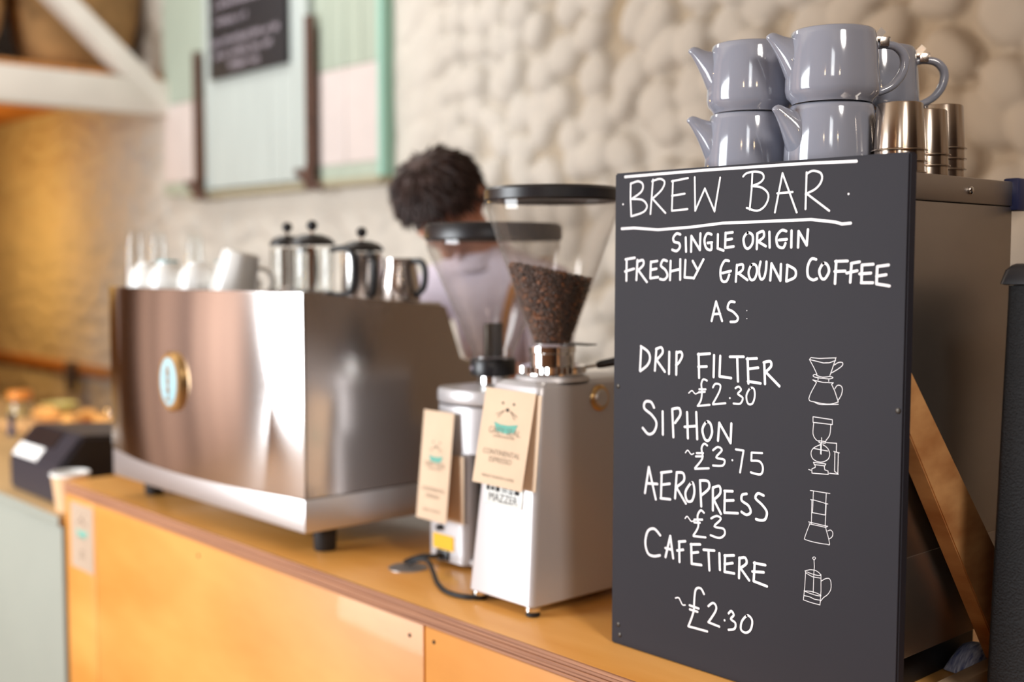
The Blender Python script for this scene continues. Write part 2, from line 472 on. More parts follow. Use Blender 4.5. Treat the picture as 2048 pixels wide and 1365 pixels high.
# loft above the far end of the room, carried by a painted tie beam with a brace
struct('floor_loft', G().box(-9.6, -5.98, -1.5, WY - 0.001, 2.468, 2.51), M['loft'], smooth=False)
g = G(); g.box(-5.99, -5.87, -2.5, WY + 0.02, 2.287, 2.466, 0.006)
struct('trim_1', g, M['beam'])
g = G(); g.beam((-5.93, 2.91, 2.30), (-5.93, 1.12, 3.86), 0.10, 0.125, up=(1, 0, 0), bev=0.006)
struct('trim_2', g, M['beam'])

# boarded hatch in the back wall
hatch = thing('wall_hatch', 'pale green boarded hatch with rusty strap bars high in the stone wall', 'hatch', (-4.94, WY - 0.004, 1.88))
def boards(x0, x1, z0, z1, y0, y1, w):
    g = G(); n = max(1, round((x1 - x0) / w)); w = (x1 - x0) / n
    for i in range(n): g.box(x0 + i * w + 0.0015, x0 + (i + 1) * w - 0.0015, y0, y1, z0, z1, 0.004, 1)
    return g
HX = 4.94
obj('hatch_panel', boards(-5.42 + HX, -4.48 + HX, 0.0, 1.40, -0.075, -0.03, 0.105), M['sage_pale'], hatch)
for x0, x1 in ((-5.93, -5.43), (-4.47, -3.985)):
    o = obj('side_panel', boards(x0 + HX, x1 + HX, 0.46, 1.40, -0.045, 0.0, 0.12), M['sage'], hatch)
    o = obj('lower_panel', boards(x0 + HX, x1 + HX, 0.055, 0.458, -0.047, 0.0, 0.25), M['blush'], hatch)
    o['label'] = 'blush white lower board'
    obj('bottom_rail', G().box(x0 + HX, x1 + HX, -0.05, 0.0, -0.01, 0.053, 0.004), M['sage'], hatch)
obj('edge_strip', G().box(-3.98 + HX, -3.945 + HX, -0.06, 0.0, -0.01, 1.40, 0.004), M['teal_edge'], hatch)
obj('sill', G().box(-5.6 + HX, -3.94 + HX, -0.085, 0.0, -0.04, -0.012, 0.005), M['olive'], hatch)
for sx, zt in ((-5.47, 0.68), (-4.437, 0.70)):
    g = G(); x = sx + HX
    g.box(x - 0.026, x + 0.026, -0.10, -0.076, 0.0, zt, 0.004)
    g.box(x - 0.03, x + 0.03, -0.105, -0.09, -0.05, 0.06, 0.006)
    g.tube([(x - 0.10, -0.095, 0.035), (x - 0.05, -0.10, 0.02), (x + 0.02, -0.10, -0.015), (x + 0.10, -0.095, -0.045)], [0.018, 0.020, 0.022, 0.014], 8, smooth=4)
    obj('strap_bar', g, M['rust'], hatch)

menu = thing('wall_menu_board', 'dark blackboard with grey chalk lines hung on the pale green wall hatch', 'menu board', (-4.962, WY - 0.098, 2.40))
obj('board', G().box(-0.352, 0.352, -0.008, 0.012, 0.0, 0.95, 0.003), M['menu_board'], menu)

RIB = [0]
def ribbon(g, pts, w, y, _=None):
    """one flat painted stroke on the plane y, with round ends"""
    for i in range(1, len(pts) - 1):        # a sharp corner starts a new stroke of the pen
        a, b, c = (Vector(p) for p in pts[i - 1:i + 2])
        if (b - a).length > 1e-6 and (c - b).length > 1e-6 and (b - a).angle(c - b) > 0.85:
            ribbon(g, pts[:i + 1], w, y); ribbon(g, pts[i:], w, y); return
    RIB[0] += 1
    y -= 0.000012 * (RIB[0] % 40)
    P = []
    for a, b in pts:
        p = Vector((a, b))
        if not P or (p - P[-1]).length > w * 0.02: P.append(p)
    h = w / 2
    if len(P) == 1:
        n = 14; g.faces([(P[0].x + h * math.cos(2 * PI * i / n), y, P[0].y + h * math.sin(2 * PI * i / n)) for i in range(n)], [tuple(range(n))]); return
    left, right = [], []
    n = len(P)
    for i in range(n):
        d0 = (P[i] - P[i - 1]).normalized() if i else None
        d1 = (P[i + 1] - P[i]).normalized() if i < n - 1 else None
        d = (d0 or d1) if not (d0 and d1) else (d0 + d1)
        if d.length < 0.15: d = d1
        d.normalize(); m = Vector((-d.y, d.x))
        k = 1.0
        if d0 and d1: k = min(1.45, 1 / max(0.3, m.dot(Vector((-d0.y, d0.x)))))
        left.append(P[i] + m * h * k); right.append(P[i] - m * h * k)
    V3 = lambda p: (p.x, y, p.y)
    vs = [V3(p) for p in left] + [V3(p) for p in right]
    fs = [(i, n + i, n + i + 1, i + 1) for i in range(n - 1)]
    for end, dr, li, ri in ((0, (P[0] - P[1]).normalized(), 0, n), (n - 1, (P[-1] - P[-2]).normalized(), n - 1, 2 * n - 1)):
        m = Vector((-dr.y, dr.x)); cap = []
        for k in range(1, 7):
            t = PI * k / 7; cap.append(P[end] + m * h * math.cos(t) + dr * h * math.sin(t))
        o_ = len(vs); vs += [V3(p) for p in cap]
        first, last = (ri, li) if end == 0 else (li, ri)
        fs.append((first,) + tuple(range(o_, o_ + 6)) + (last,))
    g.faces(vs, fs)

rnd = random.Random(4)
for (u0, u1, v) in ((-0.30, 0.12, 0.325), (-0.28, 0.0, 0.245), (-0.32, 0.28, 0.150), (-0.30, 0.22, 0.088), (-0.15, 0.10, 0.030), (0.20, 0.33, 0.375), (-0.3, 0.2, 0.42), (-0.28, 0.25, 0.50), (-0.3, 0.3, 0.585), (-0.26, 0.2, 0.67), (-0.2, 0.22, 0.78)):
    g = G(); u = u0
    while u < u1:
        h = rnd.uniform(0.026, 0.038)
        ribbon(g, [(u, v + rnd.uniform(0, 0.01)), (u + 0.006, v + h), (u + 0.014, v + rnd.uniform(0, 0.015)), (u + 0.02, v + h * rnd.uniform(0.5, 1))], 0.006, -0.0086, None)
        u += 0.028 if rnd.random() > 0.16 else 0.05
    obj('chalk_line', g, M['chalk_grey'], menu, smooth=False, normals=False)

# burlap sacks on the loft
def sack(loc, w, d, h, rz, label, prints):
    t = thing('coffee_sack', label, 'sack', loc, rz, 'burlap sacks on the loft')
    g = G(); rings = []
    n = 36
    for k in range(15):
        t_ = k / 14; z = h * t_
        s = (0.80 + 0.42 * math.sin(PI * min(1, t_ * 1.02)) ** 0.7) * (0.35 if k == 14 else 1) * (0.8 if k == 13 else 1)
        ring = []
        for i in range(n):
            a = 2 * PI * i / n
            c, s_ = math.cos(a), math.sin(a)
            e = (abs(c) ** 3.2 + abs(s_) ** 3.2) ** (-1 / 3.2)
            q = 1 + 0.06 * noise.noise(Vector((3 * c + loc[1] * 7, 3 * s_, 5 * t_)))
            ring.append((w / 2 * s * e * c * q, d / 2 * s * e * s_ * q, z))
        rings.append(ring)
    g.loft(rings)
    obj('sack_body', g, M['burlap'], t, sharp=70)
    for m_, z0, z1, y0, y1 in prints:
        g = G()
        for r in range(max(1, int((z1 - z0) / 0.06))):
            zz = z0 + 0.06 * r
            k = y0
            while k < y1:
                g.faces([(w / 2 * 1.19, k, zz), (w / 2 * 1.19, k + 0.035, zz), (w / 2 * 1.19, k + 0.035, zz + 0.045), (w / 2 * 1.19, k, zz + 0.045)], [(0, 1, 2, 3)]); k += 0.05
        obj('sack_print', g, M[m_], t, smooth=False, normals=False)
    return t
sack((-6.30, 2.53, 2.512), 0.38, 0.54, 1.02, 0.0, 'plump brown burlap sack on the loft nearest the wall hatch', [('dark_print', 0.50, 0.62, -0.15, 0.18)])
sack((-6.31, 1.86, 2.512), 0.38, 0.49, 0.95, 0.0, 'brown burlap sack with a faded green print, behind the white brace', [('green_print', 0.22, 0.34, -0.16, 0.12)])
sack((-6.30, 1.22, 2.512), 0.38, 0.48, 0.92, 0.0, 'brown burlap sack at the outer left end of the loft row', [('dark_print', 0.42, 0.5, -0.15, 0.15)])
# ------------------------------------------------------------------ the plywood counter
CT = 0.95
counter = thing('counter_cabinet', 'orange plywood counter base standing along the front', 'counter', (-1.6, 1.5, 0))
def at(o, x, y, z): return (x - o.location.x, y - o.location.y, z - o.location.z)
def lbox(o, x0, x1, y0, y1, z0, z1, b=0.0):
    l = o.location
    return G().box(x0 - l.x, x1 - l.x, y0 - l.y, y1 - l.y, z0 - l.z, z1 - l.z, b)
obj('front_panel', lbox(counter, -2.842, -1.517, 1.166, 1.184, 0.0, 0.919, 0.002), M['ply'], counter)
obj('front_panel', lbox(counter, -1.513, -0.20, 1.166, 1.184, 0.0, 0.919, 0.002), M['ply'], counter)
obj('corner_post', lbox(counter, -3.03, -2.844, 1.166, 1.20, 0.0, 0.919, 0.002), M['ply'], counter)
obj('end_panel', lbox(counter, -3.03, -3.01, 1.201, 1.83, 0.0, 0.919, 0.002), M['ply'], counter)
obj('end_panel', lbox(counter, -0.22, -0.20, 1.185, 1.83, 0.0, 0.919, 0.002), M['ply'], counter)
obj('shelf', lbox(counter, -3.009, -0.221, 1.20, 1.80, 0.40, 0.42), M['ply'], counter)
for x, z in ((-1.554, 0.894), (-1.489, 0.898), (-1.554, 0.60), (-1.489, 0.60), (-2.30, 0.89), (-0.95, 0.90)):
    g = G(); g.lathe([(0, 0), (0.0035, 0), (0.0035, 0.001), (0, 0.001)], 12); g.xf(Matrix.Rotation(PI / 2, 4, 'X')); g.xf(Matrix.Translation(at(counter, x, 1.166, z)))
    obj('screw', g, M['burr'], counter)

top = thing('counter_worktop', 'continuous orange plywood worktop with a scuffed layered front edge', 'worktop', (-1.6, 1.5, 0.92))
obj('worktop_board', lbox(top, -3.035, -0.18, 1.167, 1.85, 0.921, CT - 0.0005, 0.003), M['ply_top'], top)
g = G()
for k in range(5):
    z0 = 0.9205 + k * 0.0058
    g.box(-3.035 + 1.6, -0.18 + 1.6, 1.1635 - 1.5 + (0.0012 if k % 2 else 0), 1.1685 - 1.5, z0 - 0.92, z0 + 0.0052 - 0.92, 0.0008, 1)
o = obj('ply_edge', g, M['ply_edge'], top); o['label'] = 'brown layered plywood edge'
g = G().cyl(0.036, 0, 0.0012, at(top, -1.735, 1.298, CT), 28)
o = obj('cable_grommet', g, M['satin'], top); o['label'] = 'grey round cable grommet'

# a generic flat card with print, standing in local x-z, facing -y
FONT = None
def text_mesh(name, s, size, m, parent, loc, rot=(PI / 2, 0, 0), sx=1.0):
    cu = bpy.data.curves.new(name, 'FONT')
    cu.body = s; cu.size = size; cu.align_x = 'CENTER'; cu.align_y = 'CENTER'; cu.resolution_u = 3
    tmp = bpy.data.objects.new(name, cu); COL.objects.link(tmp)
    dg = bpy.context.evaluated_depsgraph_get()
    me = bpy.data.meshes.new_from_object(tmp.evaluated_get(dg))
    bpy.data.objects.remove(tmp)
    me.name = name
    me.materials.clear(); me.materials.append(m)
    o = bpy.data.objects.new(name, me); COL.objects.link(o)
    o.parent = parent; o.location = loc; o.rotation_euler = rot; o.scale = (sx, 1, 1)
    return o

def card(name, label, loc, w, h, rx, ry, rz, material, lines, logo=True, group=None, logo_z=0.78):
    t = thing(name, label, 'card', loc, 0, group)
    t.rotation_euler = (rx, ry, rz)
    obj('card_sheet', G().box(-w / 2, w / 2, -0.0008, 0.0, -h, 0, 0.0), material, t, smooth=False)
    if logo:
        k = w / 0.1; g = G(); z = -h * (1 - logo_z)
        for x, zz, r in ((-0.011, 0.008, 0.0022), (0.011, 0.008, 0.0022), (0, -0.001, 0.0034)):
            n = 12; g.faces([(k * (x + r * math.cos(2 * PI * i / n)), -0.0012, z + k * (zz + 0.8 * r * math.sin(2 * PI * i / n))) for i in range(n)], [tuple(range(n))])
        for s in (-1, 1):
            for a in (0.0, 0.004): ribbon(g, [(s * k * 0.006, z - k * 0.002), (s * k * (0.017 + a), z - k * (0.013 - a))], 0.0007 * k, -0.0012, None)
        obj('seal_face_mark', g, M['ink_dark'], t, smooth=False, normals=False)
        g = G(); z -= k * 0.026
        pts = [(-0.024, 0.007), (-0.010, 0.004), (0.006, 0.004), (0.025, 0.007), (0.019, -0.005), (0.004, -0.008), (-0.016, -0.006)]
        g.faces([(a * k, -0.0012, z + b * k) for a, b in pts], [tuple(range(len(pts)))])
        obj('teal_band', g, M['seal_teal'], t, smooth=False, normals=False)
    for s, size, fz, m_ in lines:
        text_mesh('card_lettering', s, size, M[m_], t, (0, -0.0012, -h * (1 - fz)))
    return t

CARD = [('GREY SEAL', 0.0155, 0.565, 'ink'), ('COFFEE ROASTERS', 0.006, 0.51, 'ink'), ('CONTINENTAL', 0.0125, 0.34, 'ink'), ('ESPRESSO', 0.0125, 0.265, 'ink'), ('FRESHLY ROASTED COFFEE', 0.0062, 0.09, 'ink')]
card('kraft_label', 'greyish kraft label card stuck on the left end of the orange counter front', (-2.925, 1.1655, 0.905), 0.142, 0.168, 0, 0, 0, M['kraft_grey'],
     [('GREY SEAL', 0.010, 0.50, 'ink'), ('COFFEE', 0.009, 0.28, 'ink'), ('ESPRESSO', 0.009, 0.2, 'ink')])

# ------------------------------------------------------------------ grey cabinet at the far end with till, cup and food
cab = thing('grey_cabinet', 'low pale grey-green cabinet beyond the left end of the orange counter', 'cabinet', (-4.6, 1.6, 0))
obj('front_panel', lbox(cab, -6.2, -3.045, 1.160, 1.18, 0.0, 0.829, 0.003), M['sage_grey'], cab)
obj('end_panel', lbox(cab, -3.065, -3.045, 1.181, 1.98, 0.0, 0.829, 0.003), M['sage_grey'], cab)
obj('end_panel', lbox(cab, -6.2, -6.18, 1.181, 1.98, 0.0, 0.829, 0.003), M['sage_grey'], cab)
o = obj('cabinet_top', lbox(cab, -6.2, -3.042, 1.155, 2.0, 0.83, 0.858, 0.004), M['counter_tan'], cab); o['label'] = 'tan wooden top'
o = obj('front_edge', lbox(cab, -6.2, -3.042, 1.150, 1.1545, 0.83, 0.8575, 0.002), M['sage_grey'], cab)

till = thing('till_terminal', 'black slope-fronted till terminal with a white label on the grey cabinet', 'till', (-3.356, 1.40, 0.859))
poly = [(-0.20, 0.0), (-0.20, 0.098), (-0.128, 0.183), (0.20, 0.160), (0.20, 0.0)]
obj('body', G().prism(poly, -0.18, 0.18, 'x', 0.008), M['till'], till)
g = G(); d = Vector((0, 0.072, 0.085)).normalized(); n = Vector((0, -d.z, d.y))
def slope_quad(x0, x1, a0, a1, off, th):
    g = G(); b = Vector((0, -0.20, 0.098)); vs = []
    for o_ in (off, off + th):
        for x, a in ((x0, a0), (x1, a0), (x1, a1), (x0, a1)): vs.append(b + Vector((x, 0, 0)) + d * a + n * o_)
    g.faces(vs, [(3, 2, 1, 0), (4, 5, 6, 7), (0, 1, 5, 4), (1, 2, 6, 5), (2, 3, 7, 6), (3, 0, 4, 7)]); return g
o = obj('printer_lid', slope_quad(-0.150, 0.07, 0.052, 0.106, -0.001, 0.004), M['till_dark'], till); o['label'] = 'dark brown glossy lid'
o = obj('label_sticker', slope_quad(-0.160, 0.025, 0.004, 0.046, -0.001, 0.003), M['paper_white'], till); o['label'] = 'white label'
obj('side_cover', G().prism([(-0.185, 0.01), (-0.185, 0.093), (-0.12, 0.172), (0.195, 0.152), (0.195, 0.01)], 0.1795, 0.1825, 'x'), M['till_side'], till, smooth=False)

cup = thing('paper_cup', 'kraft paper cup with a white rim beside the end of the orange counter', 'cup', (-3.098, 1.206, 0.859))
obj('cup_body', G().lathe([(0, 0.003), (0.034, 0.003), (0.034, 0), (0.036, 0), (0.0475, 0.098), (0.045, 0.098), (0.034, 0.006), (0, 0.006)], 40), M['cup_kraft'], cup)
obj('cup_lining', G().lathe([(0, 0.0065), (0.0335, 0.0065), (0.0446, 0.0978), (0.0440, 0.0978), (0.0330, 0.0075), (0, 0.0075)], 40), M['paper_white'], cup)
obj('cup_rim', G().lathe([(0.0455, 0.094), (0.0495, 0.094), (0.051, 0.098), (0.0495, 0.102), (0.0455, 0.102), (0.0445, 0.098), (0.0455, 0.094)], 40), M['paper_white'], cup)

jar = thing('glass_jar', 'glass jar with an orange lid at the far left on the cabinet', 'jar', (-4.93, 1.72, 0.859))
obj('jar_body', G().lathe([(0, 0), (0.043, 0), (0.047, 0.006), (0.047, 0.085), (0.038, 0.10), (0.036, 0.10), (0.044, 0.083), (0.044, 0.008), (0, 0.006)], 28), M['glass'], jar)
obj('filling', G().cyl(0.0425, 0.008, 0.075, seg=24), M['jar_fill'], jar)
obj('jar_lid', G().cyl(0.048, 0.101, 0.135, seg=28, b=0.005), M['orange_lid'], jar)

bd = thing('serving_board', 'tan wooden serving board holding pastries behind the till', 'serving board', (-4.55, 1.78, 0.859), 0.10)
obj('board_slab', G().box(-0.34, 0.34, -0.14, 0.14, 0, 0.03, 0.008), M['board_tan'], bd)
obj('board_handle', G().box(0.33, 0.46, -0.03, 0.03, 0.003, 0.027, 0.008), M['board_tan'], bd)
def roll(x, y, rz, L, label):
    t = obj('pastry', G().tube([(-L / 2, 0, 0.022), (-L / 4, 0.003, 0.027), (0, 0, 0.030), (L / 4, -0.003, 0.027), (L / 2, 0, 0.022)], [0.010, 0.025, 0.030, 0.025, 0.010], 14, smooth=4), M['bread'])
    zmin = min(v.co.z for v in t.data.vertices)
    t.location = (x, y, 0.8905 - zmin); t.rotation_euler = (0, 0, rz)
    tag(t, label, 'pastry', 'pastries on the serving board')
roll(-4.33, 1.83, 0.3, 0.15, 'golden pastry roll at the handle end of the serving board')
roll(-4.46, 1.74, -0.2, 0.16, 'golden pastry roll on the front edge of the serving board')
roll(-4.52, 1.84, 0.15, 0.17, 'long golden pastry roll at the middle of the serving board')
roll(-4.74, 1.76, 0.5, 0.14, 'golden pastry roll at the far end of the serving board')
t = obj('yellow_bowl', G().lathe([(0, 0), (0.035, 0), (0.037, 0.006), (0.075, 0.06), (0.072, 0.062), (0.034, 0.010), (0, 0.010)], 28), M['yellow_bowl']); t.location = (-5.02, 1.945 - 0.03, 0.859)
tag(t, 'small yellow bowl behind the serving board', 'bowl')
t = thing('pepper_mill', 'small dark pepper mill standing by the jar and serving board', 'pepper mill', (-4.62, 1.58, 0.859))
obj('mill_body', G().lathe([(0, 0), (0.017, 0), (0.018, 0.005), (0.011, 0.03), (0.014, 0.06), (0, 0.06)], 20), M['navy'], t)
obj('mill_head', G().lathe([(0, 0.061), (0.012, 0.061), (0.015, 0.07), (0.010, 0.085), (0, 0.088)], 20), M['black'], t)
t = thing('storage_jar', 'clear glass storage jar with a steel lid beside the coffee machine', 'jar', (-3.95, 1.72, 0.859))
obj('jar_body', G().lathe([(0, 0), (0.045, 0), (0.05, 0.006), (0.05, 0.13), (0.047, 0.13), (0.047, 0.008), (0, 0.006)], 28), M['glass'], t)
obj('jar_lid', G().cyl(0.051, 0.131, 0.15, seg=28, b=0.004), M['chrome'], t)

# rail along the back wall with a pouch
struct('trim_3', G().box(-9.5, -6.7, WY - 0.06, WY - 0.01, 0.842, 0.90, 0.005), M['loft'])
t = thing('cloth_pouch', 'dark grey cloth pouch hanging from the rail on the far wall', 'pouch', (-7.19, WY - 0.085, 0.90))
g = G(); rings = []
for k in range(9):
    z = 0.015 - 0.19 * k / 8; w = 0.055 + 0.012 * math.sin(PI * k / 8); d_ = 0.012 + 0.014 * math.sin(PI * k / 8)
    rings.append([(w * math.cos(2 * PI * i / 20) + 0.010 * k / 8, d_ * math.sin(2 * PI * i / 20), z) for i in range(20)])
g.loft(rings); obj('pouch_body', g, M['pouch'], t, sharp=70)
obj('hook', G().tube([(0, 0.012, 0.012), (0, 0.02, 0.02), (0, 0.035, 0.012), (0, 0.045, 0.002)], 0.004, 8), M['burr'], t)
# ------------------------------------------------------------------ espresso machine, seen from its back
MX0, MX1, MY0, MY1 = -2.774, -1.907, 1.185, 1.735
MC = (MX0 + MX1) / 2
mach = thing('espresso_machine', 'large brushed steel espresso machine with a bowed back panel on the orange counter', 'espresso machine', (MC, 1.46, CT))
HW = (MX1 - MX0) / 2; YF = MY0 - 1.46; YB = MY1 - 1.46
def bow(x): return YF - 0.048 * (1 - (x / HW) ** 2)
g = G(); n = 40
rings = []
for z in (0.116, 0.120, 0.504, 0.508):
    ins = 0.0012 if z in (0.116, 0.508) else 0
    xs = [-HW + 2 * HW * i / n for i in range(n + 1)]
    rings.append([(x, bow(x) + ins, z) for x in xs] + [(x, bow(x) + 0.004 - ins, z) for x in reversed(xs)])
g.loft(rings)
o = obj('back_panel', g, M['steel'], mach, sharp=50); o['label'] = 'bowed brushed steel back panel'
obj('base_tray', G().box(-HW, HW, YF, YB, 0.050, 0.115, 0.004), M['satin'], mach)
for s in (-1, 1):
    side = [(YF + 0.006, 0.116), (YF + 0.006, 0.507), (YF + 0.345, 0.474), (YF + 0.385, 0.36), (YF + 0.47, 0.33), (YF + 0.50, 0.20), (YB, 0.18), (YB, 0.116)]
    x = s * (HW - 0.006)
    obj('side_panel', G().prism(side, x - 0.004, x + 0.004, 'x', 0.0015), M['steel_side'], mach)
obj('cup_tray', G().box(-HW + 0.011, HW - 0.011, YF + 0.008, YF + 0.34, 0.470, 0.482, 0.002), M['satin'], mach)
obj('boiler_housing', G().box(-HW + 0.012, HW - 0.012, YF + 0.01, YF + 0.33, 0.12, 0.469), M['burr'], mach)
for x in (-HW + 0.06, HW - 0.05):
    for y in (YF + 0.077, YB - 0.06):
        obj('foot', G().lathe([(0, 0), (0.020, 0), (0.022, 0.003), (0.024, 0.0495), (0, 0.0495)], 28, (x, y, 0)), M['rubber'], mach)
# oval badge on the bowed panel
bx = 0.0; by = bow(0)
def oval(rx, rz, y0, y1, b):
    g = G(); n = 40; rings = []
    for q, y in ((1, y0), (1, y1 + b), (1 - b / rx, y1)):
        rings.append([(bx + rx * q * math.cos(2 * PI * i / n), y, 0.312 + rz * q * math.sin(2 * PI * i / n)) for i in range(n)])
    return g.loft(rings)
bdg = obj('oval_badge', oval(0.050, 0.064, by + 0.001, by - 0.012, 0.004), M['brass'], mach); bdg['label'] = 'brass rimmed oval badge'
o = obj('badge_face', oval(0.037, 0.051, by - 0.011, by - 0.0135, 0.001), M['aqua'], bdg); o['label'] = 'pale blue badge face'
g = G()
for a, b, w in (((0, -0.040), (0, 0.030), 0.006), ((-0.012, 0.012), (0.0, 0.038), 0.003), ((0.012, 0.012), (0, 0.038), 0.003), ((-0.010, -0.02), (0.010, 0.005), 0.003), ((0.010, -0.02), (-0.010, 0.005), 0.003), ((-0.006, -0.038), (0.006, -0.038), 0.005)):
    ribbon(g, [(a[0], 0.312 + a[1]), (b[0], 0.312 + b[1])], w, by - 0.0139, None)
obj('badge_emblem', g, M['brass'], bdg, smooth=False, normals=False)
# barista side: group heads, portafilters, drip grille, steam wands
obj('group_panel', G().box(-HW + 0.012, HW - 0.012, YF + 0.335, YF + 0.37, 0.20, 0.42, 0.006), M['satin'], mach)
obj('drip_grille', G().box(-HW + 0.02, HW - 0.02, YF + 0.34, YB - 0.012, 0.116, 0.124, 0.002), M['chrome'], mach)
for x in (-0.22, 0.20):
    gh = obj('group_head', G().cyl(0.045, 0.27, 0.335, (x, YF + 0.42, 0), 28, 0.006).box(x - 0.03, x + 0.03, YF + 0.365, YF + 0.42, 0.28, 0.34, 0.004), M['chrome'], mach)
    pf = obj('portafilter', G().cyl(0.036, 0.228, 0.268, (x, YF + 0.42, 0), 28, 0.004), M['chrome'], mach)
    obj('handle', G().tube([(x + 0.02, YF + 0.45, 0.248), (x + 0.07, YF + 0.50, 0.246), (x + 0.13, YF + 0.56, 0.238)], [0.010, 0.014, 0.016], 14, smooth=4), M['black'], pf)
    obj('spout', G().tube([(x, YF + 0.42, 0.227), (x, YF + 0.42, 0.205)], 0.008, 12), M['chrome'], pf)
for s in (-1, 1):
    obj('steam_wand', G().tube([(s * 0.38, YF + 0.40, 0.36), (s * 0.385, YF + 0.46, 0.34), (s * 0.385, YF + 0.48, 0.25), (s * 0.38, YF + 0.47, 0.15)], 0.006, 10, smooth=5), M['chrome'], mach)

TRAY = CT + 0.4825
def tumbler(x, y, r, h, label):
    t = obj('glass_tumbler', G().lathe([(r, 0), (r * 0.80, h * 0.5), (r * 0.66, h - 0.004), (r * 0.60, h), (0, h), (0, h - 0.008), (r * 0.58, h - 0.008), (r * 0.74, h * 0.5), (r * 0.93, 0), (r, 0)], 28), M['glass'])
    t.location = (x, y, TRAY); tag(t, label, 'glass', 'upturned latte glasses on the coffee machine')
tumbler(-2.728, 1.232, 0.030, 0.160, 'tall upturned latte glass at the outer left corner of the coffee machine top')
tumbler(-2.742, 1.298, 0.029, 0.160, 'tall upturned latte glass, second from the left on the coffee machine')
tumbler(-2.720, 1.383, 0.030, 0.155, 'upturned latte glass standing behind the white cups')
def cupobj(x, y, rz, label, teal=False):
    t = thing('coffee_cup', label, 'cup', (x, y, TRAY), rz, 'upturned white cups on the coffee machine')
    r, h = 0.047, 0.082
    prof = [(r, 0), (r * 1.0, h * 0.25), (r * 0.96, h * 0.5), (r * 0.85, h * 0.74), (r * 0.66, h * 0.90), (r * 0.50, h * 0.955), (r * 0.50, h), (r * 0.44, h), (r * 0.42, h * 0.95), (0, h * 0.95), (0, h * 0.91), (r * 0.60, h * 0.86), (r * 0.80, h * 0.70), (r * 0.91, h * 0.48), (r * 0.95, 0), (r, 0)]
    obj('bowl', G().lathe(prof, 36), M['porcelain'], t)
    obj('handle', G().tube([(r * 0.96, 0, 0.018), (r + 0.022, 0, 0.016), (r + 0.030, 0, 0.032), (r + 0.018, 0, 0.047), (r * 0.86, 0, 0.047)], 0.0045, 10, smooth=4), M['porcelain'], t)
    if teal: obj('foot_ring', G().lathe([(r * 0.47, h + 0.0003), (r * 0.52, h + 0.0003), (r * 0.52, h + 0.005), (r * 0.47, h + 0.005), (r * 0.47, h + 0.0003)], 28), M['teal_rim'], t)
cupobj(-2.650, 1.228, 2.2, 'upturned white cup next to the glasses, first in the front row of cups')
cupobj(-2.555, 1.232, 2.4, 'upturned white cup with a teal foot ring in the middle of the front row', True)
cupobj(-2.455, 1.255, 2.3, 'upturned white cup in the front row beside the tilted white mug')
cupobj(-2.625, 1.345, 1.2, 'upturned white cup in the back row nearest the glasses')
cupobj(-2.530, 1.366, 1.1, 'upturned white cup with a teal foot ring in the back row', True)
t = thing('white_mug', 'tall white mug upturned and tilted between the white cups and the cafetieres', 'mug', (-2.357, 1.287, TRAY), 0)
prof = [(0.052, 0), (0.047, 0.045), (0.041, 0.092), (0.036, 0.096), (0, 0.096), (0, 0.088), (0.034, 0.088), (0.043, 0.045), (0.048, 0), (0.052, 0)]
mt = Matrix.Rotation(math.radians(-13), 4, RIGHT.cross(Vector((0, 0, 1))).normalized())
def tilt(g):
    g.xf(mt); lo = min(v.co.z for v in g.bm.verts); return lo
g = G().lathe(prof, 36); lo = tilt(g); g.xf(Matrix.Translation((0, 0, -lo))); obj('mug_body', g, M['porcelain'], t)
g = G().tube([(0.030, 0.036, 0.02), (0.049, 0.055, 0.022), (0.054, 0.06, 0.045), (0.044, 0.05, 0.066), (0.027, 0.032, 0.07)], 0.005, 10, smooth=4); g.xf(mt); g.xf(Matrix.Translation((0, 0, -lo))); obj('handle', g, M['porcelain'], t)

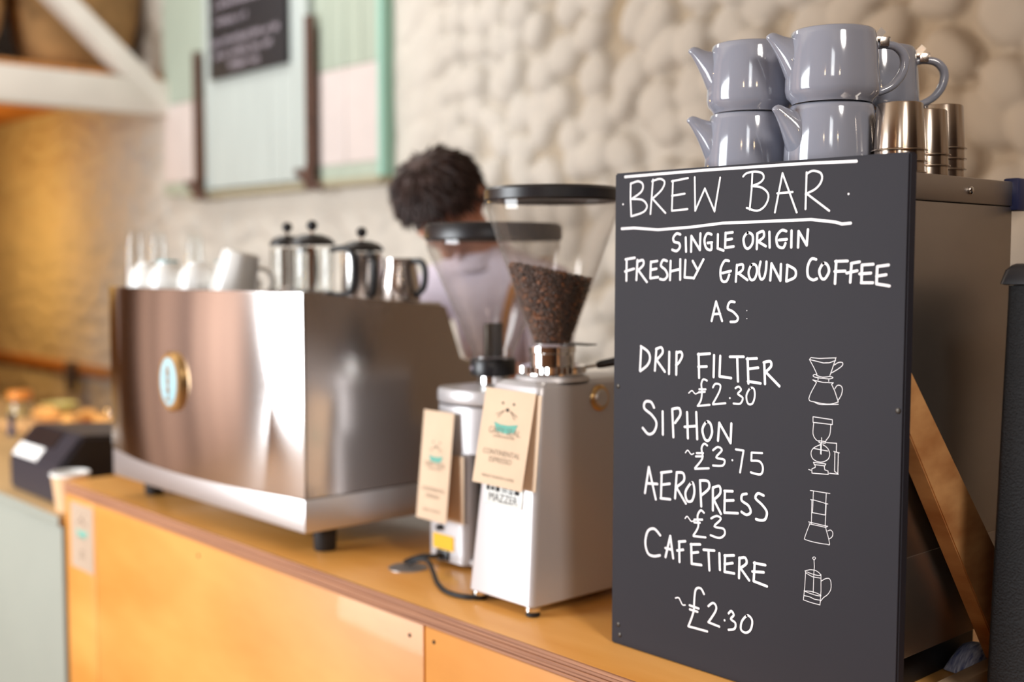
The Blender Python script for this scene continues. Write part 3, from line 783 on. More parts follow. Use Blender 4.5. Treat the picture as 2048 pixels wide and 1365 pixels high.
def cafetiere(x, y, r, h, rz, label, steel=False):
    t = thing('cafetiere', label, 'cafetiere', (x, y, TRAY), rz, 'cafetieres on the coffee machine')
    if steel:
        obj('jug', G().lathe([(0, 0), (r, 0), (r * 1.02, 0.004), (r, h - 0.002), (r * 0.96, h - 0.002), (r * 0.96, 0.006), (0, 0.006)], 40), M['steel_side'], t)
    else:
        obj('beaker', G().lathe([(0, 0.008), (r * 0.93, 0.008), (r * 0.96, 0.012), (r * 0.96, h - 0.006), (r * 0.92, h - 0.006), (r * 0.92, 0.014), (0, 0.011)], 36), M['glass'], t)
        for a in (0.5, 2.07, 3.64, 5.21):
            c, s = math.cos(a), math.sin(a); u, v = -s * 0.0055, c * 0.0055
            g = G(); q0, q1 = r * 0.985, r * 1.03
            vs = []
            for z in (0, h - 0.004):
                vs += [(q0 * c - u, q0 * s - v, z), (q1 * c - u, q1 * s - v, z), (q1 * c + u, q1 * s + v, z), (q0 * c + u, q0 * s + v, z)]
            g.faces(vs, [(0, 3, 2, 1), (4, 5, 6, 7), (0, 1, 5, 4), (1, 2, 6, 5), (2, 3, 7, 6), (3, 0, 4, 7)])
            obj('frame_bar', g, M['chrome'], t)
        obj('frame_ring', G().lathe([(r * 0.985, h * 0.10), (r * 1.035, h * 0.10), (r * 1.035, h * 0.18), (r * 0.985, h * 0.18), (r * 0.985, h * 0.10)], 36), M['chrome'], t)
    lid = obj('lid', G().lathe([(0, h + 0.001), (r * 1.08, h + 0.001), (r * 1.10, h + 0.006), (r * 0.9, h + 0.016), (r * 0.5, h + 0.023), (0, h + 0.025)], 36), M['black'], t)
    obj('knob', G().ball((0, 0, h + 0.042), 0.0115), M['black'], lid)
    obj('plunger_rod', G().tube([(0, 0, h - 0.004), (0, 0, h + 0.034)], 0.0025, 8), M['chrome'], lid)
    a = r * 1.04
    obj('handle', G().tube([(a, 0, h * 0.92), (a + 0.03, 0, h * 0.95), (a + 0.052, 0, h * 0.85), (a + 0.056, 0, h * 0.5), (a + 0.045, 0, h * 0.16), (a, 0, h * 0.12)], [0.007, 0.008, 0.009, 0.009, 0.008, 0.006], 12, smooth=5, flat=0.8), M['black'], t)
cafetiere(-2.287, 1.385, 0.036, 0.117, 1.9, 'small glass cafetiere with a black lid beside the tilted white mug')
cafetiere(-2.150, 1.362, 0.044, 0.117, 0.45, 'taller glass cafetiere with chrome bars and a black lid, middle of three')
cafetiere(-2.112, 1.462, 0.043, 0.104, -0.35, 'brushed steel cafetiere with a big black loop handle, nearest the grinders', True)
jugt = thing('milk_jug', 'plain brushed steel milk jug at the right end of the coffee machine top', 'jug', (-1.985, 1.470, TRAY), 0.2)
obj('jug_body', G().lathe([(0, 0), (0.040, 0), (0.042, 0.004), (0.041, 0.04), (0.034, 0.072), (0.035, 0.09), (0.033, 0.09), (0.032, 0.072), (0.038, 0.04), (0.038, 0.006), (0, 0.006)], 36), M['steel_side'], jugt)
obj('handle', G().tube([(0.033, 0, 0.084), (0.058, 0, 0.082), (0.068, 0, 0.062), (0.063, 0, 0.03), (0.040, 0, 0.012)], [0.006, 0.007, 0.007, 0.007, 0.005], 10, smooth=5), M['black'], jugt)

# ------------------------------------------------------------------ grinders
def hopper_parts(t, ax, ay, z0, r0, z1, r1, lid_t, hop_name='hopper'):
    th = 0.003
    h = obj(hop_name, G().lathe([(r0, z0), (r0, z0 + 0.012), (r1, z1 - 0.02), (r1 + 0.001, z1), (r1 + 0.001 - th, z1), (r1 - th, z1 - 0.02), (r0 - th, z0 + 0.012), (r0 - th, z0), (r0, z0)], 64, (ax, ay, 0)), M['hopper'], t)
    h['label'] = 'clear plastic cone hopper'
    R_ = r1 + 0.004
    l = obj('hopper_lid', G().lathe([(0, z1), (R_ - 0.010, z1), (R_ - 0.004, z1 - 0.004), (R_, z1 - 0.001), (R_, z1 + lid_t * 0.75), (R_ - 0.005, z1 + lid_t), (R_ * 0.5, z1 + lid_t + 0.003), (0, z1 + lid_t + 0.004)], 64, (ax, ay, 0)), M['black'], t)
    return h

# grinder in front: tapered silver body, hopper half full of beans
ga = thing('coffee_grinder', 'silver coffee grinder with beans in its clear hopper, beside the chalkboard', 'coffee grinder', (-1.425, 1.40, CT))
GX, GY = -1.425, 1.40
def L_(x, y, z): return (x - GX, y - GY, z - CT)
g = G(); rings = []
for z, x0, x1, y0, y1, r in ((0.966, -1.502, -1.349, 1.254, 1.556, 0.010), (0.969, -1.505, -1.346, 1.250, 1.560, 0.012), (1.12, -1.497, -1.354, 1.2645, 1.552, 0.012), (1.300, -1.486, -1.363, 1.282, 1.543, 0.013), (1.313, -1.482, -1.367, 1.287, 1.539, 0.013), (1.319, -1.473, -1.376, 1.296, 1.530, 0.013)):
    rings.append([L_(*p) for p in rrect(x0, x1, y0, y1, z, r)])
g.loft(rings)
AX, AY = -1.425 - GX, 1.369 - GY
g.lathe([(0.063, 0.368), (0.060, 0.375), (0.056, 0.377), (0, 0.377)], 48, (AX, AY, 0))
obj('body', g, M['silver'], ga, sharp=30)
g = G(); n = 72; rings = []
for z in (0.381, 0.392):
    rings.append([(AX + (0.055 if (i // 1) % 2 else 0.0572) * math.cos(2 * PI * i / n), AY + (0.055 if i % 2 else 0.0572) * math.sin(2 * PI * i / n), z) for i in range(n)])
g.loft(rings); g.cyl(0.050, 0.377, 0.381, (AX, AY, 0), 48)
obj('adjusting_collar', g, M['chrome'], ga, sharp=25)
obj('collar_neck', G().lathe([(0, 0.3925), (0.037, 0.3925), (0.037, 0.412), (0.039, 0.414), (0.039, 0.424), (0.0, 0.424)], 44, (AX, AY, 0)), M['chrome'], ga)
rx, ry = RIGHT.x, RIGHT.y
lv = obj('collar_lever', G().tube([(AX + 0.05 * rx, AY + 0.05 * ry, 0.387), (AX + 0.078 * rx, AY + 0.078 * ry, 0.392)], 0.003, 10), M['chrome'], ga)
obj('lever_grip', G().tube([(AX + 0.074 * rx, AY + 0.074 * ry, 0.391), (AX + 0.082 * rx, AY + 0.082 * ry, 0.393), (AX + 0.116 * rx, AY + 0.116 * ry, 0.400)], [0.005, 0.0068, 0.0075], 14), M['black'], lv)
obj('hopper_slide', G().box(AX - 0.02, AX + 0.046, AY + 0.036, AY + 0.060, 0.4245, 0.427, 0.001), M['burr'], ga)
hopper_parts(ga, AX, AY, 0.4245, 0.036, 0.667, 0.110, 0.019)
obj('dosing_chamber', G().cyl(0.052, 0.20, 0.32, (0, 0.21, 0), 36, 0.004).box(-0.03, 0.03, 0.13, 0.19, 0.22, 0.31), M['black'], ga)
for x, y in ((-0.066, -0.134), (0.064, -0.134), (-0.066, 0.144), (0.064, 0.144)):
    ft = obj('foot', G().cyl(0.013, 0.0075, 0.0158, (x, y, 0), 24, 0.001), M['chrome'], ga)
    obj('rubber_pad', G().cyl(0.0115, 0.0, 0.0073, (x, y, 0), 24, 0.001), M['rubber'], ft)
# round push button in a ring on the side
def side_disc(x, y, z, r, th, b):
    g = G().lathe([(0, 0), (r, 0), (r, th - b), (r - b, th), (0, th)], 32)
    g.xf(Matrix.Rotation(PI / 2 - 0.05, 4, 'Y')); g.xf(Matrix.Translation(L_(x, y, z))); return g
sw = obj('switch_ring', side_disc(-1.3645, 1.418, 1.288, 0.022, 0.006, 0.003), M['brass'], ga)
obj('switch_button', side_disc(-1.360, 1.418, 1.288, 0.015, 0.005, 0.002), M['satin'], sw)
# maker's plate on the front
slope = math.atan2(0.0315, 0.331)
pl = obj('name_plate', G().box(-0.047, 0.047, -0.002, 0.0, -0.017, 0.017, 0.001), M['white_plate'], ga)
pl.location = L_(-1.430, 1.2655, 1.1335); pl.rotation_euler = (-slope, 0, 0); pl['label'] = 'white maker plate with dark letters'
text_mesh('plate_lettering', 'MAZZER', 0.0195, M['ink_dark'], pl, (0, -0.0023, -0.0055), sx=0.95)
g = G()
for x0, x1, z0, z1 in ((-0.042, -0.034, 0.005, 0.013), (-0.031, -0.022, 0.006, 0.012), (-0.019, -0.009, 0.005, 0.013), (-0.004, 0.010, 0.006, 0.008), (-0.004, 0.010, 0.010, 0.012), (0.013, 0.024, 0.005, 0.008), (0.013, 0.024, 0.010, 0.012), (0.027, 0.039, 0.005, 0.012)):
    g.faces([(x0, -0.0023, z0), (x1, -0.0023, z0), (x1, -0.0023, z1), (x0, -0.0023, z1)], [(0, 1, 2, 3)])
obj('plate_marks', g, M['ink_dark'], pl, smooth=False, normals=False)
cordA = [L_(*p) for p in ((-1.478, 1.285, 0.9585), (-1.495, 1.247, 0.9555), (-1.545, 1.240, 0.9545), (-1.60, 1.262, 0.9545), (-1.655, 1.296, 0.9565), (-1.692, 1.312, 0.968), (-1.720, 1.312, 0.966), (-1.737, 1.303, 0.9562))]
obj('power_cord', G().tube(cordA, 0.0042, 10, smooth=6), M['rubber'], ga)

card('kraft_sheet', 'kraft paper card printed with a seal face, hung on the front of the silver grinder', (-1.424, 1.2755, 1.306), 0.117, 0.157, -math.asin(0.029 / 0.157), 0.02, 0.03, M['kraft'], CARD, logo_z=0.80, group='kraft cards on the grinders')
card('kraft_sheet', 'tan sheet imitating the reflection of the printed card on the silver grinder beside the chalkboard', (-1.412, 1.2805, 1.301), 0.112, 0.153, -slope - 0.012, -0.02, 0, M['kraft'], [], logo=False, group='kraft cards on the grinders')  # reflection of the printed card built as a tan sheet

# grinder behind: round-topped body, empty hopper
gb = thing('coffee_grinder', 'round-topped silver grinder with an empty clear hopper, next to the coffee machine', 'coffee grinder', (-1.68, 1.445, CT))
GX, GY = -1.68, 1.445
def stadium(w, y0, y1, z, n=20):
    r = w / 2; out = []
    for i in range(n + 1):
        t = PI + PI * i / n; out.append((r * math.cos(t), y0 + r + 0.62 * r * math.sin(t) - 0.0, z))
    for i in range(n + 1):
        t = PI * i / n; out.append((r * math.cos(t), y1 - r + 0.62 * r * math.sin(t), z))
    return out
g = G()
g.loft([stadium(0.166, -0.115, 0.17, z) for z in (0.215, 0.300)])
obj('upper_body', g, M['silver'], gb, sharp=35)
g = G(); rings = [stadium(0.166, -0.115, 0.17, 0.304), stadium(0.172, -0.118, 0.173, 0.307), stadium(0.172, -0.118, 0.173, 0.324), stadium(0.164, -0.114, 0.169, 0.330), stadium(0.10, -0.07, 0.11, 0.333)]
g.loft(rings); obj('top_cap', g, M['silver'], gb, sharp=35)
g = G(); rings = []
for z in (0.008, 0.012, 0.2145):
    rings.append(rrect(-0.081, 0.036, -0.083, 0.15, z, 0.02 if z > 0.01 else 0.018))
g.loft(rings); obj('lower_body', g, M['silver'], gb, sharp=35)
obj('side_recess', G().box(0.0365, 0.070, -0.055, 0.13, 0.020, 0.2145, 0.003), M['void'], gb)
obj('base_plate', G().box(0.0365, 0.081, -0.075, 0.15, 0.008, 0.0195, 0.003), M['silver'], gb)
for x in (-0.06, 0.055):
    for y in (-0.06, 0.13): obj('foot', G().cyl(0.010, 0.0, 0.0078, (x, y, 0), 18), M['rubber'], gb)
BX, BY = 0.0, 0.015
obj('chrome_neck', G().cyl(0.030, 0.3335, 0.352, (BX, BY, 0), 40, 0.002), M['chrome'], gb)
obj('black_collar', G().lathe([(0, 0.3525), (0.042, 0.3525), (0.043, 0.356), (0.043, 0.380), (0.040, 0.384), (0, 0.384)], 44, (BX, BY, 0)), M['black'], gb)
g = G()
for a in (-2.35, -2.2, -2.05, -1.9):
    for r_, z0, z1 in ((0.0434, 0.362, 0.370),):
        g.faces([(BX + r_ * math.cos(a), BY + r_ * math.sin(a), z0), (BX + r_ * math.cos(a + 0.09), BY + r_ * math.sin(a + 0.09), z0), (BX + r_ * math.cos(a + 0.09), BY + r_ * math.sin(a + 0.09), z1), (BX + r_ * math.cos(a), BY + r_ * math.sin(a), z1)], [(0, 1, 2, 3)])
obj('collar_marks', g, M['chalk_grey'], gb, smooth=False, normals=False)
hopper_parts(gb, BX, BY, 0.3845, 0.040, 0.608, 0.125, 0.027)
obj('hopper_gate', G().box(BX - 0.006, BX + 0.006, BY - 0.02, BY + 0.02, 0.386, 0.45, 0.002), M['burr'], gb)
obj('lock_knob', G().tube([(-0.036, -0.0835, 0.070), (-0.036, -0.092, 0.070)], 0.006, 12), M['black'], gb)
o = obj('warning_sticker', G().box(-0.059, 0.002, -0.0845, -0.0834, 0.029, 0.057), M['yellow'], gb, smooth=False); o['label'] = 'yellow sticker'
obj('power_socket', G().box(-0.046, -0.012, -0.088, -0.0832, 0.010, 0.028, 0.001), M['black'], gb)
lb = lambda p: (p[0] - GX, p[1] - GY, p[2] - CT)
obj('power_cord', G().tube([lb(p) for p in ((-1.709, 1.358, 0.969), (-1.712, 1.340, 0.969), (-1.727, 1.327, 0.969), (-1.744, 1.312, 0.962), (-1.752, 1.302, 0.9562))], 0.0042, 10, smooth=6), M['rubber'], gb)
card('kraft_sheet', 'kraft paper card printed with a seal face, hung on the round-topped grinder', (-1.7075, 1.352, 1.239), 0.089, 0.202, -0.10, 0.0, 0.0, M['kraft'],
     [('GREY SEAL', 0.0125, 0.51, 'ink'), ('COFFEE ROASTERS', 0.005, 0.47, 'ink'), ('CONTINENTAL', 0.0095, 0.28, 'ink'), ('ESPRESSO', 0.0095, 0.22, 'ink'), ('FRESHLY ROASTED', 0.006, 0.09, 'ink')], logo_z=0.68, group='kraft cards on the grinders')
card('kraft_sheet', 'tan sheet imitating the reflection of the printed card on the round-topped grinder', (-1.690, 1.3605, 1.16), 0.086, 0.125, 0, 0, 0, M['kraft'], [], logo=False, group='kraft cards on the grinders')  # tan sheet standing in for the card's reflection on this body

# beans filling the front hopper: nobody could count them, one object
def beans():
    ax, ay, zb = -1.425, 1.369, CT
    rng = random.Random(5)
    u, v = 8, 6
    base = []
    for i in range(v + 1):
        a = PI * i / v
        for k in range(u):
            b = 2 * PI * k / u
            x, y, z = math.sin(a) * math.cos(b), math.sin(a) * math.sin(b), -math.cos(a)
            if z0 := (y > 0.55): x *= 0.55
            base.append((x * 0.0041, y * 0.0034, z * 0.0056))
    fb = [(i * u + k, i * u + (k + 1) % u, (i + 1) * u + (k + 1) % u, (i + 1) * u + k) for i in range(v) for k in range(u)]
    def rad(z): return 0.036 + (0.110 - 0.036) * (z - 0.4365) / (0.647 - 0.4365)
    def top(x, y):
        s = x * RIGHT.x + y * RIGHT.y
        return 0.544 - 0.20 * s
    V, F, T = [], [], []
    pts = []
    n = 0
    for ring in range(34):
        z = 0.432 + ring * 0.0046
        r = max(0.026, rad(z) - 0.0085)
        m = int(2 * PI * r / 0.0078)
        for k in range(m):
            a = 2 * PI * (k + 0.5 * (ring % 2)) / m + rng.uniform(-0.04, 0.04)
            x, y = r * math.cos(a), r * math.sin(a)
            if z < top(x, y): pts.append((x, y, z + rng.uniform(-0.0015, 0.0015)))
    for i in range(-14, 15):
        for j in range(-14, 15):
            x = (i + 0.5 * (j % 2)) * 0.0078 + rng.uniform(-0.0015, 0.0015); y = j * 0.0068 + rng.uniform(-0.0015, 0.0015)
            z = top(x, y) + rng.uniform(-0.001, 0.004)
            if math.hypot(x, y) < rad(z) - 0.008: pts.append((x, y, z))
    for p in pts:
        q = Matrix.Rotation(rng.uniform(0, 6.28), 3, 'X') @ Matrix.Rotation(rng.uniform(0, 6.28), 3, 'Y') @ Matrix.Rotation(rng.uniform(0, 6.28), 3, 'Z')
        o_ = len(V); tone = rng.random()
        for b in base:
            w = q @ Vector(b); V.append((w.x + p[0], w.y + p[1], w.z + p[2])); T.append(tone)
        F += [tuple(o_ + i for i in f) for f in fb]
    # dark heart of the heap so no gaps show through
    o_ = len(V); n = 40; rows = []
    for k in range(10):
        f = k / 9
        for i in range(n):
            a = 2 * PI * i / n; c, s = math.cos(a), math.sin(a)
            z = 0.428 + f * 0.12
            r = max(0.022, rad(z) - 0.013)
            zz = min(z, top(r * c, r * s) - 0.004); r = max(0.022, rad(zz) - 0.013)
            V.append((r * c, r * s, zz)); T.append(0.0)
    for k in range(9):
        for i in range(n): F.append((o_ + k * n + i, o_ + k * n + (i + 1) % n, o_ + (k + 1) * n + (i + 1) % n, o_ + (k + 1) * n + i))
    F.append(tuple(o_ + 9 * n + i for i in range(n))); F.append(tuple(o_ + i for i in range(n))[::-1])
    me = bpy.data.meshes.new('coffee_beans'); me.from_pydata(V, [], F)
    at_ = me.attributes.new('tone', 'FLOAT', 'POINT'); at_.data.foreach_set('value', T)
    me.polygons.foreach_set('use_smooth', [True] * len(me.polygons)); me.update()
    me.materials.append(M['bean'])
    o = bpy.data.objects.new('coffee_beans', me); COL.objects.link(o); o.location = (ax, ay, zb)
    tag(o, 'heap of dark roasted coffee beans inside the clear hopper of the silver grinder', 'coffee beans', kind='stuff')
beans()
STROKES = [
 ('rule',3.89,"23.5,681.0 85.8,681.6 171.0,682.1 250.0,681.6 323.3,681.2 398.2,679.3"),
 ('title',2.84,"19.7,642.1;388.5,640.6;34.4,671.2 34.0,650.2 35.8,624.5;34.4,670.8 37.0,671.4 40.8,672.4 44.8,673.3 48.3,673.5 51.2,672.9 53.9,671.8 56.1,670.3 57.4,668.5 57.9,666.3 57.7,663.7 56.6,661.0 54.5,658.4 50.6,655.8 45.2,653.1 39.9,650.7 36.2,649.0;36.2,649.0 40.0,648.8 45.6,648.5 51.5,648.0 56.1,647.1 59.5,645.4 62.3,643.3 64.3,641.0 65.3,638.8 65.3,636.5 64.3,634.2 62.3,631.9 59.3,630.0 54.3,628.2 47.5,626.7 41.0,625.4 36.4,624.5;76.3,674.3 72.0,626.6;74.6,672.1 77.3,672.8 81.1,673.7 85.3,674.5 88.8,674.7 91.7,674.2 94.5,673.1 96.6,671.6 97.6,669.8 97.5,667.5 96.4,664.8 94.5,661.9 91.9,659.0 88.0,655.9 83.0,652.5 78.2,649.5 74.8,647.4;74.8,648.5 99.6,627.1;112.7,670.8 111.2,630.5;110.7,670.3 139.2,673.1;111.0,650.4 133.8,652.2;111.2,629.8 138.9,631.1;151.0,673.6 152.4,628.4 168.6,657.6 185.4,626.5 194.2,670.8;231.7,670.2 232.6,671.0 233.7,672.1 235.3,673.2 237.3,674.1 240.1,674.7 243.4,675.2 246.8,675.4 250.1,675.4 253.2,675.1 256.4,674.6 259.3,673.8 261.5,672.7 262.9,671.4 263.9,669.8 264.2,668.1 264.1,666.4 263.3,664.9 261.9,663.3 260.1,661.9 257.9,660.6 254.9,659.5 251.2,658.5 247.7,657.7 245.3,657.1;246.3,673.6 245.4,651.9 242.7,627.1;245.3,657.1 248.4,656.7 252.9,656.3 257.7,655.5 261.8,654.2 265.1,652.3 268.2,650.0 270.6,647.3 271.9,644.5 272.0,641.3 271.0,637.7 269.2,634.3 267.2,631.4 264.7,629.1 261.7,627.1 258.3,625.7 254.7,625.0 250.5,625.4 245.6,626.8 241.2,628.3 238.0,629.3;282.2,622.0 292.9,670.9 315.0,621.0;285.5,646.0 308.5,646.6;328.7,669.9 327.9,624.6;328.7,667.9 330.3,668.7 332.4,669.9 334.9,670.9 337.6,671.4 340.5,671.1 343.8,670.3 346.9,669.2 349.2,667.8 350.4,665.9 351.1,663.7 351.1,661.2 350.5,658.8 349.4,656.4 347.6,653.9 345.3,651.5 342.6,649.4 339.0,647.4 334.6,645.7 330.5,644.2 327.6,643.1;328.7,644.1 362.0,621.4"),
 ('rule',3.86,"17.8,607.1 41.2,607.7 86.6,604.2 144.3,606.4 199.0,610.5 263.7,610.9 336.4,611.5 370.9,607.4 379.9,604.9 392.1,605.5"),
 ('line',3.66,"126.8,596.9 125.6,597.3 123.9,597.9 121.9,598.3 120.2,598.2 118.5,597.3 116.8,595.9 115.4,594.3 114.5,592.7 114.2,591.3 114.4,589.8 115.0,588.3 116.0,587.2 117.8,586.4 120.3,586.0 122.8,585.6 124.7,584.9 125.7,583.7 126.3,582.3 126.5,580.7 126.2,579.3 125.3,577.9 123.9,576.3 122.2,575.1 120.5,574.3 118.5,574.3 116.2,574.9 114.1,575.6 112.7,576.1;136.5,592.4 137.3,573.3;146.1,573.2 146.4,594.4 161.4,575.3 162.0,597.4;180.9,595.9 179.5,596.4 177.5,597.1 175.3,597.5 173.5,597.1 172.0,595.8 170.6,593.6 169.5,591.1 169.0,588.6 169.2,585.8 169.9,582.8 171.0,579.9 172.4,577.7 174.3,576.3 176.7,575.4 179.0,575.1 180.6,575.5 181.3,577.1 181.4,579.7 181.2,582.3 181.1,584.1;174.5,584.6 181.9,585.2;191.7,595.7 191.5,577.1 200.9,574.3;204.0,597.6 203.5,578.5;204.0,597.0 215.6,598.0;203.6,588.1 214.5,589.4;203.5,577.9 217.5,579.4;239.8,596.9 238.0,595.9 236.1,594.2 234.5,592.0 233.5,589.7 233.4,587.1 233.9,584.2 234.7,581.3 235.7,579.2 236.9,577.8 238.3,576.8 239.9,576.4 241.4,576.6 243.1,577.5 245.0,579.1 246.6,581.1 247.7,583.2 248.3,585.7 248.5,588.6 248.3,591.5 247.6,593.6 246.1,595.2 244.1,596.4 241.9,597.0 239.8,596.9;255.2,595.6 254.7,575.9;255.2,595.6 256.9,596.4 259.5,597.5 262.1,598.4 264.0,598.5 265.1,597.4 265.8,595.4 265.9,593.2 265.3,591.3 263.6,589.5 260.8,587.8 258.0,586.3 256.1,585.2;256.1,585.6 268.8,579.2;274.0,597.3 274.8,577.7;299.7,597.8 298.4,598.2 296.5,598.9 294.4,599.3 292.4,598.9 290.4,597.7 288.2,595.7 286.4,593.4 285.2,590.9 284.9,588.1 285.2,585.0 286.0,581.9 287.1,579.7 288.8,578.2 291.1,577.2 293.4,576.8 295.3,576.9 296.5,577.9 297.5,579.6 298.3,581.4 298.8,582.6;289.0,586.8 300.7,587.6;307.7,598.2 307.6,577.4;317.7,577.3 318.2,597.4 330.4,579.7 331.9,599.1"),
 ('line',3.62,"27.6,563.1 27.2,532.6;25.4,563.1 43.1,565.3;24.6,545.7 41.7,549.7;48.4,561.9 46.5,533.7;47.8,559.6 49.9,560.2 53.1,561.1 56.2,561.9 58.5,561.8 59.6,560.8 60.2,559.0 60.2,557.0 59.4,555.0 57.5,553.0 54.5,550.8 51.5,548.8 49.4,547.4;50.3,547.4 66.3,531.1;73.6,559.5 72.9,536.9;73.6,559.1 85.5,560.6;73.1,548.2 84.2,549.8;72.9,536.4 87.3,538.1;103.2,560.6 101.8,561.0 99.8,561.7 97.6,562.1 95.9,561.7 94.5,560.4 93.2,558.2 92.4,555.9 92.4,553.9 93.7,552.4 96.0,551.1 98.5,549.8 100.4,548.3 101.9,546.5 103.2,544.4 104.1,542.3 104.3,540.5 103.7,538.8 102.5,537.2 100.8,535.8 99.1,534.9 97.1,534.6 94.7,534.8 92.4,535.2 90.8,535.5;109.9,560.6 109.1,534.3;127.2,562.8 127.3,535.1;109.2,546.1 127.4,549.5;136.4,561.6 135.2,538.1 149.4,537.5;149.1,560.5 157.0,549.2;167.7,562.6 151.3,536.9;210.4,560.4 209.0,560.7 207.1,561.1 204.9,561.2 203.0,560.4 201.1,558.3 199.2,555.4 197.6,552.0 196.7,548.6 196.5,545.0 196.8,541.0 197.6,537.4 198.8,534.7 200.5,533.4 202.6,532.8 204.9,533.0 206.8,533.7 208.3,535.4 209.5,538.0 210.5,540.5 211.2,542.3;200.0,544.4 213.8,547.2;223.6,555.1 222.1,533.3;223.6,554.4 225.5,554.9 228.2,555.5 230.9,555.9 232.7,555.7 233.6,554.5 233.8,552.6 233.6,550.5 232.9,548.8 231.3,547.3 229.0,545.9 226.7,544.7 225.1,543.9;225.9,544.5 240.8,535.6;246.9,555.1 245.5,553.4 244.1,551.0 243.0,548.2 242.5,545.7 242.7,543.1 243.5,540.3 244.7,537.9 245.9,536.3 247.4,535.6 249.1,535.6 250.8,536.2 252.3,537.4 253.6,539.4 254.7,542.2 255.6,545.2 256.0,547.8 255.8,550.0 255.3,552.1 254.4,553.8 253.3,555.1 251.9,555.8 250.2,556.1 248.5,555.9 246.9,555.1;260.8,559.2 260.3,557.2 259.5,554.2 258.8,550.9 258.5,547.8 258.8,544.9 259.4,541.8 260.2,539.2 261.2,537.4 262.3,536.7 263.7,536.7 265.0,537.4 266.2,538.5 267.2,540.2 268.0,542.5 268.7,545.2 269.3,547.9 269.7,550.8 269.9,554.1 270.0,557.1 270.1,559.2;276.3,535.5 277.9,557.1 291.8,535.3 292.4,556.1;302.2,555.1 300.9,534.7;301.7,555.1 304.2,554.1 307.8,552.6 311.4,550.9 313.9,549.0 314.9,546.9 315.2,544.4 314.8,542.0 313.6,539.9 311.1,538.2 307.6,536.8 304.0,535.6 301.6,534.7;344.3,562.1 343.0,562.4 341.1,562.9 339.1,563.1 337.3,562.5 335.8,560.9 334.3,558.6 333.1,555.9 332.3,553.1 331.9,550.1 331.9,546.8 332.3,543.6 333.0,541.1 334.4,539.3 336.3,538.0 338.3,537.1 340.1,536.6 341.8,536.6 343.5,537.1 344.9,537.8 345.9,538.2;354.8,557.1 353.2,555.6 351.5,553.3 350.0,550.7 349.2,548.2 349.3,545.7 350.0,543.2 351.1,540.9 352.2,539.3 353.3,538.2 354.7,537.7 356.1,537.7 357.5,538.3 359.0,539.9 360.7,542.2 362.2,544.9 363.0,547.2 363.0,549.4 362.5,551.6 361.6,553.6 360.6,555.1 359.4,556.3 357.9,557.2 356.3,557.5 354.8,557.1;373.0,560.0 371.7,532.5;371.8,559.6 388.6,560.0;371.0,547.3 385.5,547.9;394.2,557.1 392.9,534.3;393.8,557.1 405.2,559.0;387.8,545.4 402.1,548.4;408.5,555.2 408.3,533.9;408.5,555.2 423.6,556.1;405.5,544.5 420.6,545.6;407.9,533.9 423.4,534.1;429.0,553.3 428.4,532.8;429.0,553.3 443.7,555.2;428.2,541.8 440.8,543.8;428.4,532.8 445.3,530.6"),
 ('line',3.45,"182.5,480.1 189.7,506.2 200.1,480.7;184.6,489.2 196.7,490.1;220.4,506.3 218.9,506.5 216.7,506.8 214.4,506.8 212.5,506.1 211.1,504.5 209.8,502.1 209.1,499.5 209.2,497.5 210.6,496.2 212.9,495.4 215.6,494.6 218.0,493.5 220.3,491.9 222.7,490.0 224.8,488.0 226.0,486.3 226.2,484.7 225.8,483.2 224.8,481.9 223.4,480.9 221.4,480.3 218.7,480.1 216.1,480.0 214.2,479.9"),
 ('dots',1.49,"240.4,495.6;240.6,485.1"),
 ('line',3.76,"56.6,438.1 54.7,404.6;56.0,439.3 58.5,438.2 62.1,436.7 65.9,434.9 68.8,433.1 70.8,431.1 72.2,428.9 73.1,426.6 73.5,424.2 73.2,421.6 72.4,418.9 71.0,416.2 69.0,413.6 65.9,410.9 61.9,408.1 58.0,405.7 55.4,404.0;85.3,437.4 82.7,406.5;84.7,436.9 86.6,437.6 89.3,438.7 92.1,439.6 94.2,439.7 95.7,438.6 96.8,436.8 97.2,434.6 96.7,432.3 94.6,429.6 91.3,426.5 87.8,423.5 85.5,421.5;85.5,421.9 101.1,406.1;109.0,434.1 108.8,403.7;122.1,434.9 121.9,403.5;122.1,433.7 123.6,434.2 125.9,434.9 128.1,435.4 129.9,435.3 131.0,434.5 131.9,433.2 132.3,431.6 132.2,429.8 131.4,427.7 129.9,425.1 128.2,422.6 126.6,420.6 125.2,419.2 123.7,418.2 122.4,417.4 121.4,416.9;161.0,434.4 162.3,401.9;159.9,433.6 180.4,435.9;160.7,416.8 175.1,418.1;187.5,434.1 187.1,404.8;197.5,433.6 196.6,406.1 215.9,405.3;213.6,433.5 235.9,434.8;225.5,433.7 227.3,401.8;242.4,433.0 244.2,400.3;241.1,432.3 257.0,433.9;243.2,419.3 259.3,421.9;243.4,403.0 263.4,401.8;268.8,429.4 270.5,401.7;268.0,429.3 270.0,429.9 273.0,430.8 275.9,431.4 278.0,431.4 279.2,430.4 279.9,428.7 280.0,426.8 279.4,424.8 277.7,422.8 275.2,420.5 272.5,418.4 270.8,417.0;271.5,417.0 292.7,400.5"),
 ('tilde',1.77,"144.3,379.5 145.3,380.4 146.7,381.7 148.3,382.8 149.9,383.3 151.3,382.7 152.7,381.4 154.2,380.1 155.6,379.3 157.1,379.5 158.7,380.2 160.2,381.0 161.2,381.5"),
